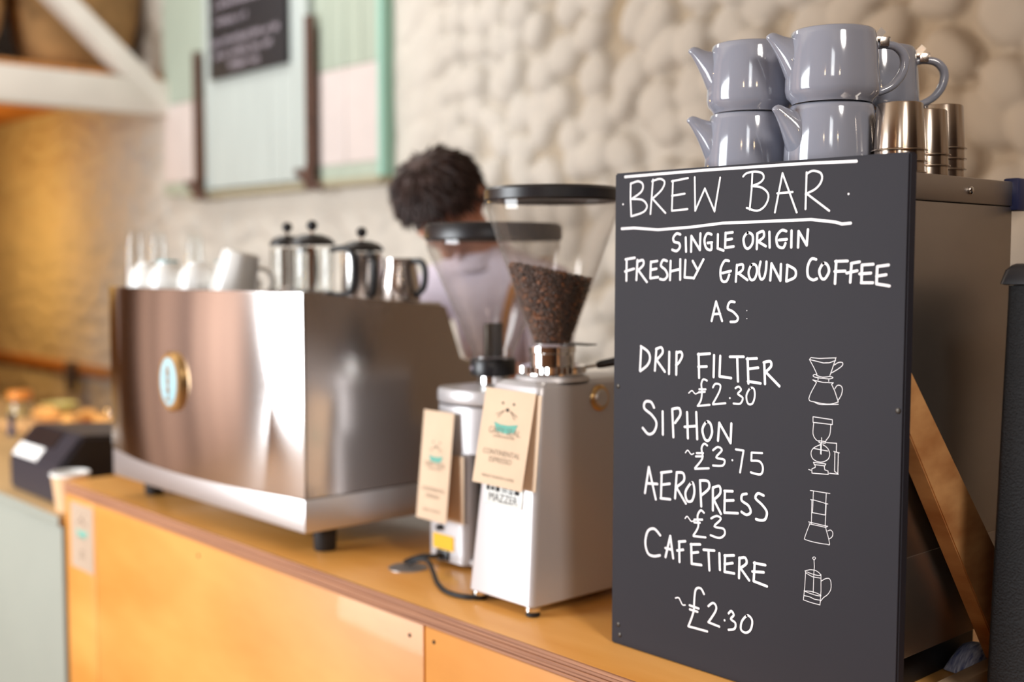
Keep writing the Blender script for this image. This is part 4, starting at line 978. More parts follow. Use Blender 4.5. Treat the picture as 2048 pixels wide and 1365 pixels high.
 ('price',2.81,"175.6,398.9 174.4,399.3 172.7,400.0 170.8,400.4 169.3,400.2 168.1,399.2 167.2,397.6 166.4,395.6 166.0,393.4 166.1,390.9 166.6,388.2 167.1,385.3 167.3,382.5 167.1,379.6 166.8,376.7 166.3,373.9 165.5,371.3 164.2,368.9 162.6,366.5 161.1,364.5 160.0,363.1;162.5,386.1 173.6,386.9;162.0,382.1 172.3,383.5;160.0,363.1 180.8,366.5;185.9,390.5 186.5,391.6 187.4,393.1 188.5,394.6 189.9,395.6 191.9,396.0 194.3,396.0 196.6,395.6 198.1,394.7 198.7,393.3 198.6,391.3 198.0,388.9 196.9,385.9 194.6,381.8 191.5,376.8 188.4,372.0 186.2,368.7;186.2,367.6 207.3,371.0;214.4,378.5;223.5,392.4 224.4,393.0 225.8,393.9 227.4,394.7 228.7,394.9 230.0,394.4 231.3,393.4 232.4,392.2 232.7,391.0 231.7,389.6 229.9,388.1 228.1,386.6 227.5,385.2 228.9,384.0 231.4,383.0 234.0,381.9 235.5,380.5 235.5,378.6 234.7,376.4 233.4,374.3 231.7,372.7 229.2,372.0 225.9,371.8 222.8,371.8 220.6,371.8;247.4,394.2 245.7,392.5 243.9,389.9 242.3,387.0 241.4,384.2 241.4,381.4 241.9,378.3 242.9,375.6 244.1,373.8 245.7,373.0 247.6,372.9 249.5,373.4 251.1,374.4 252.4,376.3 253.5,378.8 254.3,381.6 254.8,384.3 254.9,386.8 254.7,389.5 254.1,391.9 253.4,393.6 252.2,394.7 250.7,395.1 249.0,395.0 247.4,394.2"),
 ('line',3.81,"81.7,353.8 80.7,355.4 79.3,357.6 77.6,359.9 75.6,361.3 73.0,361.9 70.0,361.9 67.1,361.4 65.0,360.4 63.6,358.6 62.7,356.2 62.6,353.5 63.5,351.0 66.0,349.0 69.8,347.1 73.8,345.2 77.3,343.1 80.2,340.7 83.0,338.1 85.2,335.4 86.4,332.5 86.4,329.2 85.5,325.6 83.9,322.2 82.1,319.5 79.9,317.4 77.2,315.9 74.3,315.0 71.5,314.9 68.6,316.1 65.5,318.4 62.7,320.9 60.7,322.5;97.6,349.6 98.5,317.3;115.2,353.5 117.7,315.8;115.2,354.6 117.6,355.3 121.1,356.3 124.7,357.0 127.4,356.8 128.9,355.5 129.9,353.4 130.2,350.8 129.8,348.1 128.0,345.0 125.2,341.5 122.3,338.2 120.4,335.9;141.8,352.6 143.6,317.0;157.9,354.1 160.0,317.7;137.7,332.1 158.9,335.4;175.6,342.5 173.6,340.8 171.5,338.1 169.7,335.0 168.8,331.9 169.0,328.6 170.1,325.0 171.6,321.6 173.1,319.2 174.7,317.8 176.5,317.2 178.4,317.3 180.0,318.2 181.7,320.1 183.3,322.9 184.7,326.2 185.4,329.3 185.3,332.4 184.7,335.8 183.7,338.8 182.5,341.0 181.0,342.4 179.3,343.2 177.4,343.3 175.6,342.5;195.6,319.5 197.5,343.6 216.6,318.6 217.6,344.6"),
 ('tilde',1.78,"139.6,296.4 140.3,297.3 141.3,298.7 142.6,299.8 143.8,300.3 145.2,299.5 146.7,298.0 148.2,296.3 149.6,295.4 151.0,295.4 152.3,295.9 153.5,296.6 154.4,297.1"),
 ('price',3.02,"177.4,310.8 176.4,311.3 174.9,312.1 173.2,312.6 171.8,312.4 170.6,311.4 169.3,309.8 168.3,307.7 167.7,305.3 168.1,302.5 169.0,299.2 169.8,295.7 169.3,292.2 166.9,288.3 163.2,284.0 159.5,280.1 156.9,277.3;159.4,298.1 170.6,299.5;158.1,293.5 170.1,295.0;156.9,276.2 180.6,279.9;187.1,305.4 188.6,306.5 190.7,308.3 193.1,309.9 195.2,310.7 197.4,310.6 199.7,309.9 201.5,308.7 202.0,307.1 200.3,304.7 196.9,301.5 193.8,298.4 192.7,296.2 194.9,295.3 199.1,295.2 203.5,295.2 206.3,294.6 207.1,292.9 206.8,290.6 205.7,288.4 203.7,286.6 200.2,285.7 195.4,285.1 190.6,284.8 187.4,284.6;219.6,295.8;225.2,310.9 237.8,310.9 232.5,281.1;267.5,311.0 250.8,309.7 250.5,299.0;250.5,299.0 253.1,299.3 256.9,299.8 260.8,300.0 263.8,299.6 265.9,298.2 267.5,296.3 268.6,294.0 269.0,291.8 269.0,289.4 268.5,286.8 267.3,284.4 265.4,282.8 262.0,282.3 257.5,282.5 253.0,283.0 250.0,283.4"),
 ('line',3.7,"65.6,229.5 72.6,267.6 86.1,223.3;68.5,243.9 88.8,245.6;96.7,262.7 95.9,227.0;95.5,262.6 114.4,266.9;96.3,245.5 111.7,249.2;95.0,226.2 112.8,227.2;124.1,265.6 121.6,230.1;124.1,266.8 126.4,267.1 129.8,267.6 133.2,267.8 135.6,267.2 137.1,265.4 137.9,262.9 138.0,260.0 137.2,257.2 134.7,254.4 130.9,251.2 127.0,248.4 124.3,246.4;123.4,246.3 141.0,225.6;150.1,255.7 147.7,253.3 144.7,249.6 141.9,245.6 140.3,241.9 140.0,238.5 140.6,235.0 141.8,232.0 143.3,230.0 145.1,229.1 147.5,229.1 149.9,229.9 151.8,231.3 153.3,233.5 154.5,236.6 155.4,239.9 155.9,243.1 156.0,246.1 155.6,249.2 155.1,251.9 154.3,254.0 153.6,255.4 152.7,256.4 151.6,256.5 150.1,255.7;165.5,261.1 168.2,225.9;165.5,261.1 168.3,261.5 172.4,262.1 176.5,262.4 179.4,261.9 181.0,260.3 181.8,257.8 181.8,254.9 180.9,252.2 178.5,249.4 174.9,246.3 171.1,243.5 168.6,241.6;187.8,254.3 188.2,223.5;187.8,254.3 190.0,255.3 193.2,256.7 196.4,257.9 198.7,258.0 200.0,256.5 200.8,254.1 200.9,251.1 200.2,248.4 198.1,245.6 194.9,242.6 191.6,239.9 189.4,238.0;189.4,238.6 201.9,220.8;208.2,252.8 207.8,223.3;207.4,252.7 220.8,254.2;207.6,239.6 222.6,242.3;207.8,223.3 230.0,226.1;243.9,254.1 242.5,253.7 240.3,253.3 238.2,252.6 236.7,251.5 235.8,249.9 235.4,247.9 235.4,245.7 236.3,243.9 238.3,242.6 241.3,241.5 244.4,240.4 246.8,239.1 248.5,237.2 249.9,235.1 250.7,232.9 250.8,231.1 250.0,229.5 248.4,228.0 246.4,226.9 244.4,226.2 242.2,226.4 239.8,227.2 237.5,228.1 236.0,228.8;270.9,255.9 269.2,256.3 266.7,257.0 264.1,257.5 262.0,257.3 260.3,256.2 258.9,254.4 258.1,252.3 258.2,250.4 259.9,248.7 262.7,247.0 265.8,245.3 268.6,243.4 270.9,241.5 273.2,239.5 275.2,237.3 276.3,235.1 276.6,232.6 276.1,229.8 275.2,227.2 274.0,225.2 272.4,223.9 270.5,223.2 268.3,222.8 266.4,222.5 264.4,222.4 262.4,222.5 260.7,222.7 259.5,222.9"),
 ('tilde',1.78,"140.1,204.7 140.8,205.5 141.7,206.7 142.8,207.8 144.1,208.0 145.6,207.1 147.4,205.3 149.2,203.5 150.7,202.4 152.2,202.3 153.6,202.7 154.7,203.4 155.6,203.8"),
 ('price',3.06,"173.1,217.8 172.1,218.5 170.6,219.5 169.0,220.3 167.5,220.2 165.9,219.0 164.3,216.9 162.8,214.4 162.0,211.6 162.1,208.4 162.9,204.7 163.7,200.9 163.5,197.3 162.0,193.5 159.5,189.5 157.0,186.0 155.2,183.6;156.4,205.5 170.4,207.8;156.4,201.7 166.3,202.7;155.3,182.4 176.3,184.3;185.6,212.0 187.4,213.1 190.0,214.7 192.8,216.1 195.2,216.9 197.5,216.8 199.9,216.2 201.6,215.2 202.0,213.6 200.0,211.0 196.1,207.6 192.6,204.3 191.3,201.9 193.5,201.1 198.0,201.2 202.8,201.5 206.3,201.1 207.9,199.7 208.7,197.8 208.8,195.7 208.3,193.8 207.0,192.0 205.0,190.1 202.5,188.5 199.7,187.5 196.0,187.2 191.6,187.6 187.5,188.2 184.6,188.6"),
 ('line',3.75,"94.7,173.1 92.7,174.8 89.9,177.1 86.6,179.4 83.5,180.5 80.3,180.3 77.0,179.3 73.9,177.5 71.4,175.0 69.5,171.4 68.1,166.9 67.2,162.2 66.9,157.8 67.3,153.8 68.4,149.7 69.9,146.2 71.7,143.5 73.9,141.8 76.6,141.0 79.5,140.8 82.4,140.8 85.6,141.3 89.1,142.3 92.2,143.4 94.4,144.2;104.9,143.8 113.4,175.2 119.0,144.6;104.7,156.5 116.6,156.3;129.6,170.0 130.5,141.7;129.0,169.9 140.5,172.6;126.2,156.9 136.9,160.0;151.1,170.5 152.3,143.2;150.3,169.9 166.7,172.8;151.3,158.1 163.4,161.4;152.3,143.2 169.3,144.6;172.9,166.5 191.2,168.7;181.3,166.9 183.3,140.2;200.0,166.4 201.1,144.1;209.5,165.5 209.3,143.0;208.7,164.9 224.2,168.2;208.8,153.3 222.2,157.4;209.0,143.0 225.1,143.9;233.5,166.7 233.1,139.4;233.0,165.9 234.9,166.6 237.7,167.6 240.6,168.4 242.7,168.4 244.0,167.3 245.0,165.5 245.4,163.3 244.9,161.2 242.9,159.0 239.8,156.5 236.7,154.3 234.5,152.7;235.6,152.9 249.7,139.5;258.3,164.9 256.9,139.9;257.1,164.2 275.0,164.8;254.7,152.3 272.6,154.8;256.9,139.9 278.0,137.3"),
 ('tilde',2.01,"124.1,89.0 125.3,89.5 126.9,90.2 128.8,90.6 130.5,90.4 132.0,88.8 133.5,86.5 135.0,84.1 136.4,82.5 137.9,82.0 139.4,82.2 140.7,82.6 141.6,82.9"),
 ('price',3.24,"174.6,105.3 173.6,106.8 172.3,108.8 170.6,110.8 168.9,112.0 166.8,112.2 164.5,111.9 162.2,110.9 160.4,109.1 159.3,106.5 158.7,103.0 158.2,99.1 157.8,95.0 157.6,90.8 157.5,86.3 157.4,81.6 156.6,76.7 154.8,71.1 152.4,65.0 150.0,59.4 148.3,55.5;149.4,84.2 165.6,83.2;150.0,78.6 163.7,78.2;147.7,54.2 180.8,54.7;182.3,90.2 183.7,91.5 185.8,93.5 188.0,95.3 190.0,96.3 191.7,96.3 193.3,95.6 194.7,94.4 195.5,93.1 195.9,91.6 196.0,89.9 195.5,87.8 194.3,85.0 191.8,81.0 188.4,76.0 185.0,71.2 182.6,67.9;182.6,67.9 201.4,66.2;210.2,76.8;216.8,87.8 217.6,88.8 218.8,90.3 220.1,91.6 221.3,92.1 222.6,91.6 223.9,90.5 225.0,89.0 225.4,87.5 224.6,86.0 222.8,84.2 221.2,82.5 220.7,81.0 221.9,79.9 224.2,79.2 226.7,78.4 228.2,77.2 228.7,75.4 228.7,73.2 228.1,71.0 227.0,69.3 224.9,67.9 222.0,66.8 219.1,66.0 217.1,65.4;246.5,91.2 244.6,89.5 242.4,87.2 240.3,84.5 238.8,81.8 237.8,78.9 237.2,75.8 237.1,72.9 237.6,70.6 239.0,69.2 241.0,68.3 243.4,67.9 245.6,68.1 247.6,68.9 249.8,70.3 251.8,72.2 253.3,74.3 254.4,76.9 255.2,80.0 255.7,83.1 255.7,85.7 255.2,87.6 254.2,89.2 253.0,90.4 251.7,91.3 250.6,91.9 249.4,92.1 248.0,92.0 246.5,91.2"),
 ('drawing',0.98,"337.3,437.2 339.4,439.8 351.6,439.5 374.8,441.6 374.4,438.2 365.8,435.0 357.4,434.2 337.3,437.2;337.3,436.9 343.2,428.3 348.4,419.4;375.2,441.9 366.9,419.4;372.9,432.6 373.9,433.3 375.3,434.3 376.9,435.3 378.4,436.0 379.9,436.4 381.5,436.6 382.9,436.6 383.9,436.4 384.5,435.8 384.7,434.9 384.6,433.8 384.0,432.7 382.8,431.5 381.1,430.2 379.1,428.8 377.2,427.4 375.0,426.1 372.6,424.7 370.4,423.5 368.9,422.6;348.4,419.4 347.4,419.2 345.9,419.0 344.4,418.8 343.4,418.4 342.9,417.9 342.7,417.2 343.1,416.5 344.2,416.0 346.5,415.6 349.7,415.3 353.2,415.1 356.4,415.0 359.1,414.9 361.8,414.9 364.2,414.9 366.2,415.1 368.0,415.4 369.5,415.8 370.6,416.3 371.1,416.7 371.0,417.1 370.4,417.5 369.2,417.9 367.6,418.0 365.3,417.8 362.3,417.2 359.1,416.7 356.3,416.5 353.8,416.7 351.3,417.2 349.2,417.7 347.7,418.1;349.9,415.2 350.0,412.7;365.5,415.0 365.3,412.0;347.9,409.5 342.4,412.1 356.5,410.1 371.9,410.6 369.5,408.6 374.2,400.4 379.4,387.7;347.9,409.5 345.5,405.2 341.9,399.1 338.6,392.7 337.1,388.1 338.0,385.9 340.4,385.1 343.6,384.9 347.0,384.6 350.6,384.1 354.8,383.8 359.0,383.6 362.6,383.5 365.6,383.7 368.1,384.0 370.3,384.5 372.5,385.0 374.5,385.7 376.5,386.5 378.2,387.2 379.4,387.7;374.2,403.5 374.8,404.4 375.6,405.6 376.5,406.9 377.6,407.8 378.7,408.2 380.1,408.3 381.3,408.2 382.4,407.8 383.3,407.1 384.0,406.2 384.6,405.1 384.9,403.7 384.8,402.1 384.5,400.2 384.0,398.2 383.3,396.3 382.4,394.5 381.2,392.6 380.1,391.0 379.3,389.9;346.2,384.0 347.6,383.6 349.4,383.0 352.0,382.5 355.6,382.3 361.1,382.7 368.1,383.4 374.8,384.1 379.4,384.7"),
 ('drawing',0.99,"343.7,366.0 371.5,365.0 371.6,358.9 343.9,358.9 343.7,366.0;344.9,358.4 344.6,355.8 344.2,352.0 344.0,347.9 344.1,344.6 344.9,342.3 346.0,340.4 347.3,338.9 348.6,337.7 349.9,336.8 351.4,336.3 352.7,336.0 353.6,335.7;369.5,359.0 369.4,356.6 369.2,353.0 368.9,349.2 368.3,346.0 367.1,343.5 365.5,341.2 363.9,339.3 362.8,338.0;352.2,336.8 362.9,336.8 362.2,334.8 352.9,334.4;356.7,341.0 356.5,320.2;355.4,333.5 355.6,320.5;355.1,332.2 353.2,331.2 350.4,329.9 347.5,328.3 345.2,326.7 343.7,325.0 342.6,323.2 341.9,321.3 341.7,319.4 342.0,317.5 342.7,315.6 343.9,313.8 345.5,312.4 347.6,311.4 350.1,310.6 352.9,310.2 355.6,310.2 358.2,310.7 360.9,311.6 363.4,312.9 365.4,314.2 366.9,315.8 367.9,317.7 368.6,319.6 368.8,321.4 368.6,323.3 368.0,325.2 367.0,326.9 365.9,328.5 364.2,329.8 362.1,331.0 360.1,331.9 358.7,332.6;345.2,326.3 365.9,325.4;345.5,308.7 363.4,309.0 362.0,306.4 347.0,306.1 345.5,308.7;347.8,305.8 348.5,302.8 343.5,300.3 343.6,294.9 367.2,296.3 366.8,300.5 362.1,301.5 361.3,306.3;363.6,335.6 377.9,336.3 377.8,326.2;374.3,325.8 382.0,324.9;375.8,325.3 375.8,301.4 381.2,298.4;380.7,324.7 380.5,299.5;368.6,298.0 381.2,298.4;338.5,298.8 342.1,298.2"),
 ('drawing',0.89,"341.5,272.6 369.7,272.8;346.0,272.6 345.3,245.2;364.6,272.7 363.7,244.9;342.2,261.0 347.7,261.2 367.1,259.2;344.0,260.6 343.8,230.0;364.8,259.2 363.9,230.7;344.3,245.0 363.7,244.9;339.6,232.3 351.3,231.9 367.6,231.3 364.7,229.5 340.8,230.1;341.6,230.3 340.1,226.6 338.0,221.4 336.0,216.0 334.6,212.1 334.1,210.2 333.9,209.5 334.5,209.3 335.9,209.0 338.5,208.6 342.2,208.3 346.2,208.1 350.3,208.0 354.5,208.0 359.1,208.1 363.3,208.3 366.6,208.6 368.7,208.5 370.0,208.3 370.6,208.7 370.7,210.3 369.8,214.2 368.0,219.7 366.0,225.2 364.7,228.9;367.7,225.5 368.5,226.0 369.7,226.6 371.0,227.2 372.1,227.3 373.0,226.9 373.9,226.2 374.7,225.3 375.1,224.2 375.1,223.0 374.9,221.5 374.4,220.1 373.7,218.8 372.7,217.8 371.5,216.8 370.2,216.1 369.4,215.5"),
 ('drawing',0.9,"348.7,189.5 349.3,189.4 350.0,189.0 350.6,188.5 350.8,188.0 350.6,187.4 350.0,186.7 349.4,186.1 348.7,185.8 348.1,185.9 347.4,186.3 346.8,186.8 346.6,187.2 346.8,187.8 347.4,188.5 348.0,189.1 348.7,189.5;348.7,185.6 349.4,176.8 348.8,169.5 348.2,143.2;335.6,168.9 337.0,169.5 339.0,170.4 341.2,171.3 343.4,172.0 345.7,172.3 348.1,172.5 350.4,172.4 352.5,172.2 354.4,171.5 356.2,170.6 357.7,169.6 358.5,168.8 358.5,168.2 358.0,167.6 356.9,167.2 355.5,166.9 353.7,166.8 351.4,166.8 348.9,166.9 346.5,167.1 344.2,167.4 341.8,167.7 339.7,168.1 338.2,168.3;337.5,166.6 339.0,166.0 341.3,165.2 343.9,164.4 346.6,163.8 349.7,163.7 353.2,163.9 356.4,164.1 358.6,164.3;336.7,169.1 335.6,146.5 334.0,131.4;359.2,168.9 359.6,147.5 358.5,130.3;334.0,131.4 345.0,130.3 358.5,130.1;334.6,143.0 336.3,143.3 338.7,143.8 341.4,144.2 344.0,144.5 346.3,144.6 348.6,144.6 350.9,144.4 353.0,144.2 355.1,143.8 357.3,143.2 359.0,142.6 359.8,142.1 359.4,141.8 358.2,141.5 356.5,141.3 354.5,141.2 352.3,141.2 349.5,141.3 346.7,141.5 344.0,141.7 341.4,142.0 338.8,142.4 336.5,142.8 334.9,143.0;335.0,137.1 336.7,137.1 339.2,137.2 341.8,137.2 344.1,137.1 345.8,136.8 347.1,136.4 348.5,136.0 350.2,135.7 352.3,135.8 354.9,135.9 357.2,136.1 358.8,136.3;359.8,160.9 361.0,161.7 362.6,162.9 364.4,164.2 366.0,165.1 367.4,165.7 368.8,166.1 370.0,166.3 371.1,166.1 372.0,165.6 372.7,164.7 373.3,163.6 373.7,162.1 373.9,160.2 374.1,157.8 374.0,155.3 373.6,153.0 372.8,151.0 371.8,149.1 370.6,147.3 369.3,145.7 367.9,144.2 366.4,143.0 364.9,141.8 363.5,140.5 362.2,139.1 361.0,137.5 359.9,136.0 359.1,135.0"),
]
# ------------------------------------------------------------------ chalkboard sign
BXL, BZ0, BW, BH, BY0 = -1.187, CT + 0.0005, 0.4655, 0.690, 1.262
sign = thing('chalkboard_sign', 'tall black chalkboard menu in white handwriting propped on the near end of the counter', 'chalkboard', (BXL + BW / 2, 1.27, CT))
hw = BW / 2
g = G()
g.faces([(-hw, -0.008, 0.0005), (hw, -0.008, 0.0005), (hw, 0.009, 0.0005), (-hw, 0.009, 0.0005), (-hw + 0.003, -0.008, 0.691), (hw + 0.003, -0.008, 0.690), (hw + 0.003, 0.009, 0.690), (-hw + 0.003, 0.009, 0.691)],
        [(0, 3, 2, 1), (4, 5, 6, 7), (0, 1, 5, 4), (1, 2, 6, 5), (2, 3, 7, 6), (3, 0, 4, 7)])
bmesh.ops.bevel(g.bm, geom=list(g.bm.edges), offset=0.0022, segments=2, affect='EDGES')
obj('board', g, M['black_board'], sign)
NM = {'rule': 'chalk_rule', 'title': 'chalk_title', 'line': 'chalk_lettering', 'dots': 'chalk_dots', 'tilde': 'chalk_squiggle', 'price': 'chalk_price', 'drawing': 'chalk_drawing'}
for kind, w, data in STROKES:
    strokes = []
    for st in data.split(';'):
        pts = [tuple(float(q) / 1000 for q in p.split(',')) for p in st.split()]
        strokes.append([(u - hw, v + 0.004) for u, v in pts])
    words = [strokes]
    if kind in ('title', 'line', 'price'):      # one part per word: strokes whose gap is narrower than a letter space
        words = []; right = -9
        for st in sorted(strokes, key=lambda q: min(p[0] for p in q)):
            lo, hi = min(p[0] for p in st), max(p[0] for p in st)
            if lo - right > (0.0125 if kind == 'line' else 0.019): words.append([])
            words[-1].append(st); right = max(right, hi)
    for word in words:
        g = G()
        for pts in word: ribbon(g, pts, w / 1000, -0.00825)
        obj(NM[kind], g, M['chalk'], sign, smooth=False, normals=False)
for u, z in ((0.012, 0.383), (0.460, 0.388), (0.015, 0.030), (0.018, 0.015)):
    g = G(); g.lathe([(0, 0), (0.0036, 0), (0.0036, 0.0006), (0.002, 0.0012), (0, 0.0012)], 14); g.xf(Matrix.Rotation(PI / 2, 4, 'X')); g.xf(Matrix.Translation((u - hw, -0.0078, z)))
    obj('screw_head', g, M['burr'], sign)
for s, xx in ((1, hw - 0.0135), (-1, -hw + 0.0135)):
    # batten on the worktop and diagonal strut, cut flush with the back of the board
    obj('foot_batten', G().box(xx - 0.012, xx + 0.012, 0.0095, 0.392, 0.0005, 0.024, 0.002), M['wood_pale'], sign)
    prof = [(0.0095, 0.438), (0.0095, 0.362), (0.266, 0.0245), (0.383, 0.0245)]
    g = G().prism(prof, xx - 0.012, xx + 0.012, 'x', 0.0015)
    obj('strut', g, M['wood'], sign)

# ------------------------------------------------------------------ steel water boiler behind the sign
BOX0, BOX1, BOY0, BOY1 = -1.135, -0.762, 1.300, 1.612
bz0, bz1 = 1.012, 1.6235
boil = thing('water_boiler', 'tall dull steel water boiler cabinet standing behind the chalkboard', 'water boiler', ((BOX0 + BOX1) / 2, 1.456, CT))
obj('body', lbox(boil, BOX0, BOX1, BOY0, BOY1, bz0, bz1 - 0.034, 0.003), M['boiler'], boil)
obj('top_lid', lbox(boil, BOX0 - 0.0015, BOX1 + 0.0015, BOY0 - 0.001, BOY1 + 0.0015, bz1 - 0.0335, bz1, 0.002), M['boiler'], boil)
obj('bottom_skirt', lbox(boil, BOX0 - 0.001, BOX1 + 0.001, BOY0, BOY1 + 0.001, bz0, bz0 + 0.13, 0.002), M['boiler'], boil)
g = G().ball((0, 0, 0), (0.003, 0.0056, 0.0056), 14, 8); g.xf(Matrix.Translation((BOX1 + 0.0035 - boil.location.x, 1.487 - 1.456, bz1 - 0.017 - CT)))
obj('screw_head', g, M['chrome'], boil)
o = obj('corner_clip', lbox(boil, BOX1 - 0.012, BOX1 + 0.010, BOY1 - 0.006, BOY1 + 0.024, bz1 - 0.040, bz1 + 0.005, 0.003), M['navy'], boil); o['label'] = 'navy blue corner clip'
obj('dark_gap_block', lbox(boil, BOX0 + 0.02, BOX1 - 0.035, BOY0 + 0.02, BOY1 - 0.01, CT + 0.0005, bz0 - 0.0005, 0.003), M['rubber'], boil)  # black block added to make the gap under the boiler dark
t = thing('striped_packet', 'small blue and white striped packet lying between the wooden strut and the boiler base', 'packet', (-0.7725, 1.555, CT + 0.001), 1.57)
g = G(); rings = []
for k in range(9):
    x = -0.045 + 0.09 * k / 8; h = 0.004 + 0.030 * math.sin(PI * k / 8) ** 0.6; w = 0.021
    rings.append([(x, w * math.cos(2 * PI * i / 16) * (1 - 0.1 * math.sin(k)), 0.001 + h / 2 + h / 2 * math.sin(2 * PI * i / 16)) for i in range(16)])
g.loft(rings); obj('packet_body', g, M['blue_cloth'], t, sharp=60)

# ------------------------------------------------------------------ grey teapots stacked on the boiler
def teapot_parts(t):
    h = 0.0945
    prof = [(0, 0.002), (0.046, 0.002), (0.048, 0.0), (0.051, 0.0), (0.053, 0.004), (0.0585, 0.010), (0.0605, 0.018), (0.0605, 0.030), (0.0585, 0.060), (0.0550, 0.086), (0.0535, 0.0925), (0.0515, h), (0.0490, h), (0.0475, 0.090), (0.0475, 0.0875), (0.052, 0.080), (0.055, 0.05), (0.056, 0.018), (0.05, 0.008), (0, 0.007)]
    obj('body', G().lathe(prof, 56), M['pot'], t, sharp=50)
    # spout: wide at the root, drawn up to a lip level with the rim
    g = G(); rings = []
    prof = [(-0.048, 0.014, 0.0850, 0.0215), (-0.055, 0.022, 0.0862, 0.0200), (-0.060, 0.032, 0.0870, 0.0178), (-0.065, 0.0445, 0.0882, 0.0148), (-0.070, 0.0560, 0.0900, 0.0118), (-0.0750, 0.0660, 0.0920, 0.0092), (-0.0800, 0.0752, 0.0926, 0.0070), (-0.0840, 0.0815, 0.0910, 0.0050), (-0.0872, 0.0845, 0.0880, 0.0025)]
    for x, zb, zt, w in prof:
        zc, hh = (zb + zt) / 2, (zt - zb) / 2
        rings.append([(x, w * math.cos(2 * PI * i / 22) * (1 - 0.15 * math.sin(2 * PI * i / 22)), zc + hh * math.sin(2 * PI * i / 22)) for i in range(22)])
    g.loft(rings); obj('spout', g, M['pot'], t, sharp=80)
    g = G().tube([(0.051, 0, 0.0745), (0.066, 0, 0.0775), (0.082, 0, 0.0755), (0.0925, 0, 0.066), (0.0950, 0, 0.053), (0.0905, 0, 0.038), (0.080, 0, 0.025), (0.066, 0, 0.0175), (0.055, 0, 0.0155)], [0.0052, 0.0050, 0.0056, 0.0062, 0.0062, 0.0060, 0.0054, 0.0050, 0.0052], 14, smooth=5)
    obj('handle', g, M['pot'], t, sharp=80)
    g = G()
    g.box(0.0555, 0.074, -0.0055, 0.0055, 0.0815, 0.0875, 0.001)
    for s in (-1, 1): g.box(0.060, 0.072, s * 0.0065 - 0.0012, s * 0.0065 + 0.0012, 0.075, 0.0865, 0.0005)
    g.rod((0.0715, -0.0075, 0.083), (0.0715, 0.0075, 0.083), 0.0024, 12)
    clip = obj('lid_clip', g, M['clip'], t)
    v = G(); v.beam((0.058, 0, 0.0875), (0.0665, 0, 0.097), 0.009, 0.0012, up=(0, 1, 0)); obj('clip_tab', v, M['clip'], clip)
HD = math.atan2(0.744, 0.668)
BT = bz1 + 0.0006
pot0 = thing('teapot', 'grey teapot, lower one of the left stack on the boiler', 'teapot', (-1.026, 1.366, BT), HD + 0.05, 'grey teapots stacked on the boiler')
teapot_parts(pot0)
PH = 0.0951
dup(pot0, (-1.021, 1.363, BT + PH), HD + 0.0, 'grey teapot, upper one of the left stack on the boiler')
dup(pot0, (-0.893, 1.366, BT), HD + 0.32, 'grey teapot under the topmost one in the front middle stack')
dup(pot0, (-0.889, 1.361, BT + PH), HD + 0.02, 'grey teapot highest in view, atop the front middle stack with its handle out')
dup(pot0, (-0.926, 1.520, BT), HD + 0.50, 'grey teapot hidden low in the back stack behind the steel infusers')
dup(pot0, (-0.922, 1.518, BT + PH), HD - 0.12, 'grey teapot topping the back stack, seen behind the others with its handle right')

# ------------------------------------------------------------------ upturned steel infusers nested in three stacks
IH, IS = 0.0600, 0.0142
def infuser_parts(t):
    obj('basket', G().lathe([(0.0315, 0.0025), (0.0282, IH - 0.0015), (0.0268, IH), (0, IH), (0, IH - 0.0008), (0.0262, IH - 0.0012), (0.0274, IH - 0.0026), (0.0307, 0.0025), (0.0315, 0.0025)], 44), M['cup_steel'], t, sharp=45)
    obj('flange', G().lathe([(0.0306, 0.0), (0.0342, 0.0), (0.0346, 0.0008), (0.0342, 0.0016), (0.0316, 0.0024), (0.0306, 0.0024), (0.0306, 0.0)], 44), M['cup_steel'], t, sharp=45)
stacks = [((-0.7985, 1.3745), 3, 'front stack by the teapots'), ((-0.8135, 1.4625), 3, 'middle stack'), ((-0.829, 1.535), 4, 'rear right stack')]
inf0 = None
pos = {1: 'lowest', 2: 'second from the bottom', 3: 'third from the bottom', 4: 'topmost'}
for (x, y), n, where in stacks:
    for k in range(n):
        nm = 'topmost' if k == n - 1 else pos[k + 1]
        lab = 'upturned steel tea infuser, %s in the %s' % (nm, where)
        loc = (x, y, BT + k * IS)
        if inf0 is None:
            inf0 = thing('tea_infuser', lab, 'infuser', loc, 0, 'steel tea infusers nested upside down'); infuser_parts(inf0)
        else: dup(inf0, loc, 0.4 * k, lab)

# ------------------------------------------------------------------ black textured casing at the near end
cs = thing('bulk_grinder', 'black textured grinder casing with an overhanging lid at the right end of the counter', 'grinder casing', (-0.47, 1.55, CT))
g = G()
rings = []
for z, o_ in ((0.001, 0.012), (0.004, 0.012), (0.520, 0.0), (0.535, 0.0)):
    rings.append([(p[0], p[1], p[2]) for p in rrect(-0.183 - o_, 0.183 + o_, -0.180 - o_ * 0.5, 0.21, z, 0.008)])
g.loft(rings); obj('casing', g, M['leather'], cs, sharp=35)
g = G(); rings = []
for z, o_ in ((0.5355, 0.003), (0.537, 0.007), (0.553, 0.003), (0.559, -0.002), (0.561, -0.006)):
    rings.append(rrect(-0.183 - o_, 0.183 + o_, -0.180 - o_, 0.21 + o_, z, 0.008))
g.loft(rings); obj('casing_lid', g, M['black'], cs, sharp=35)
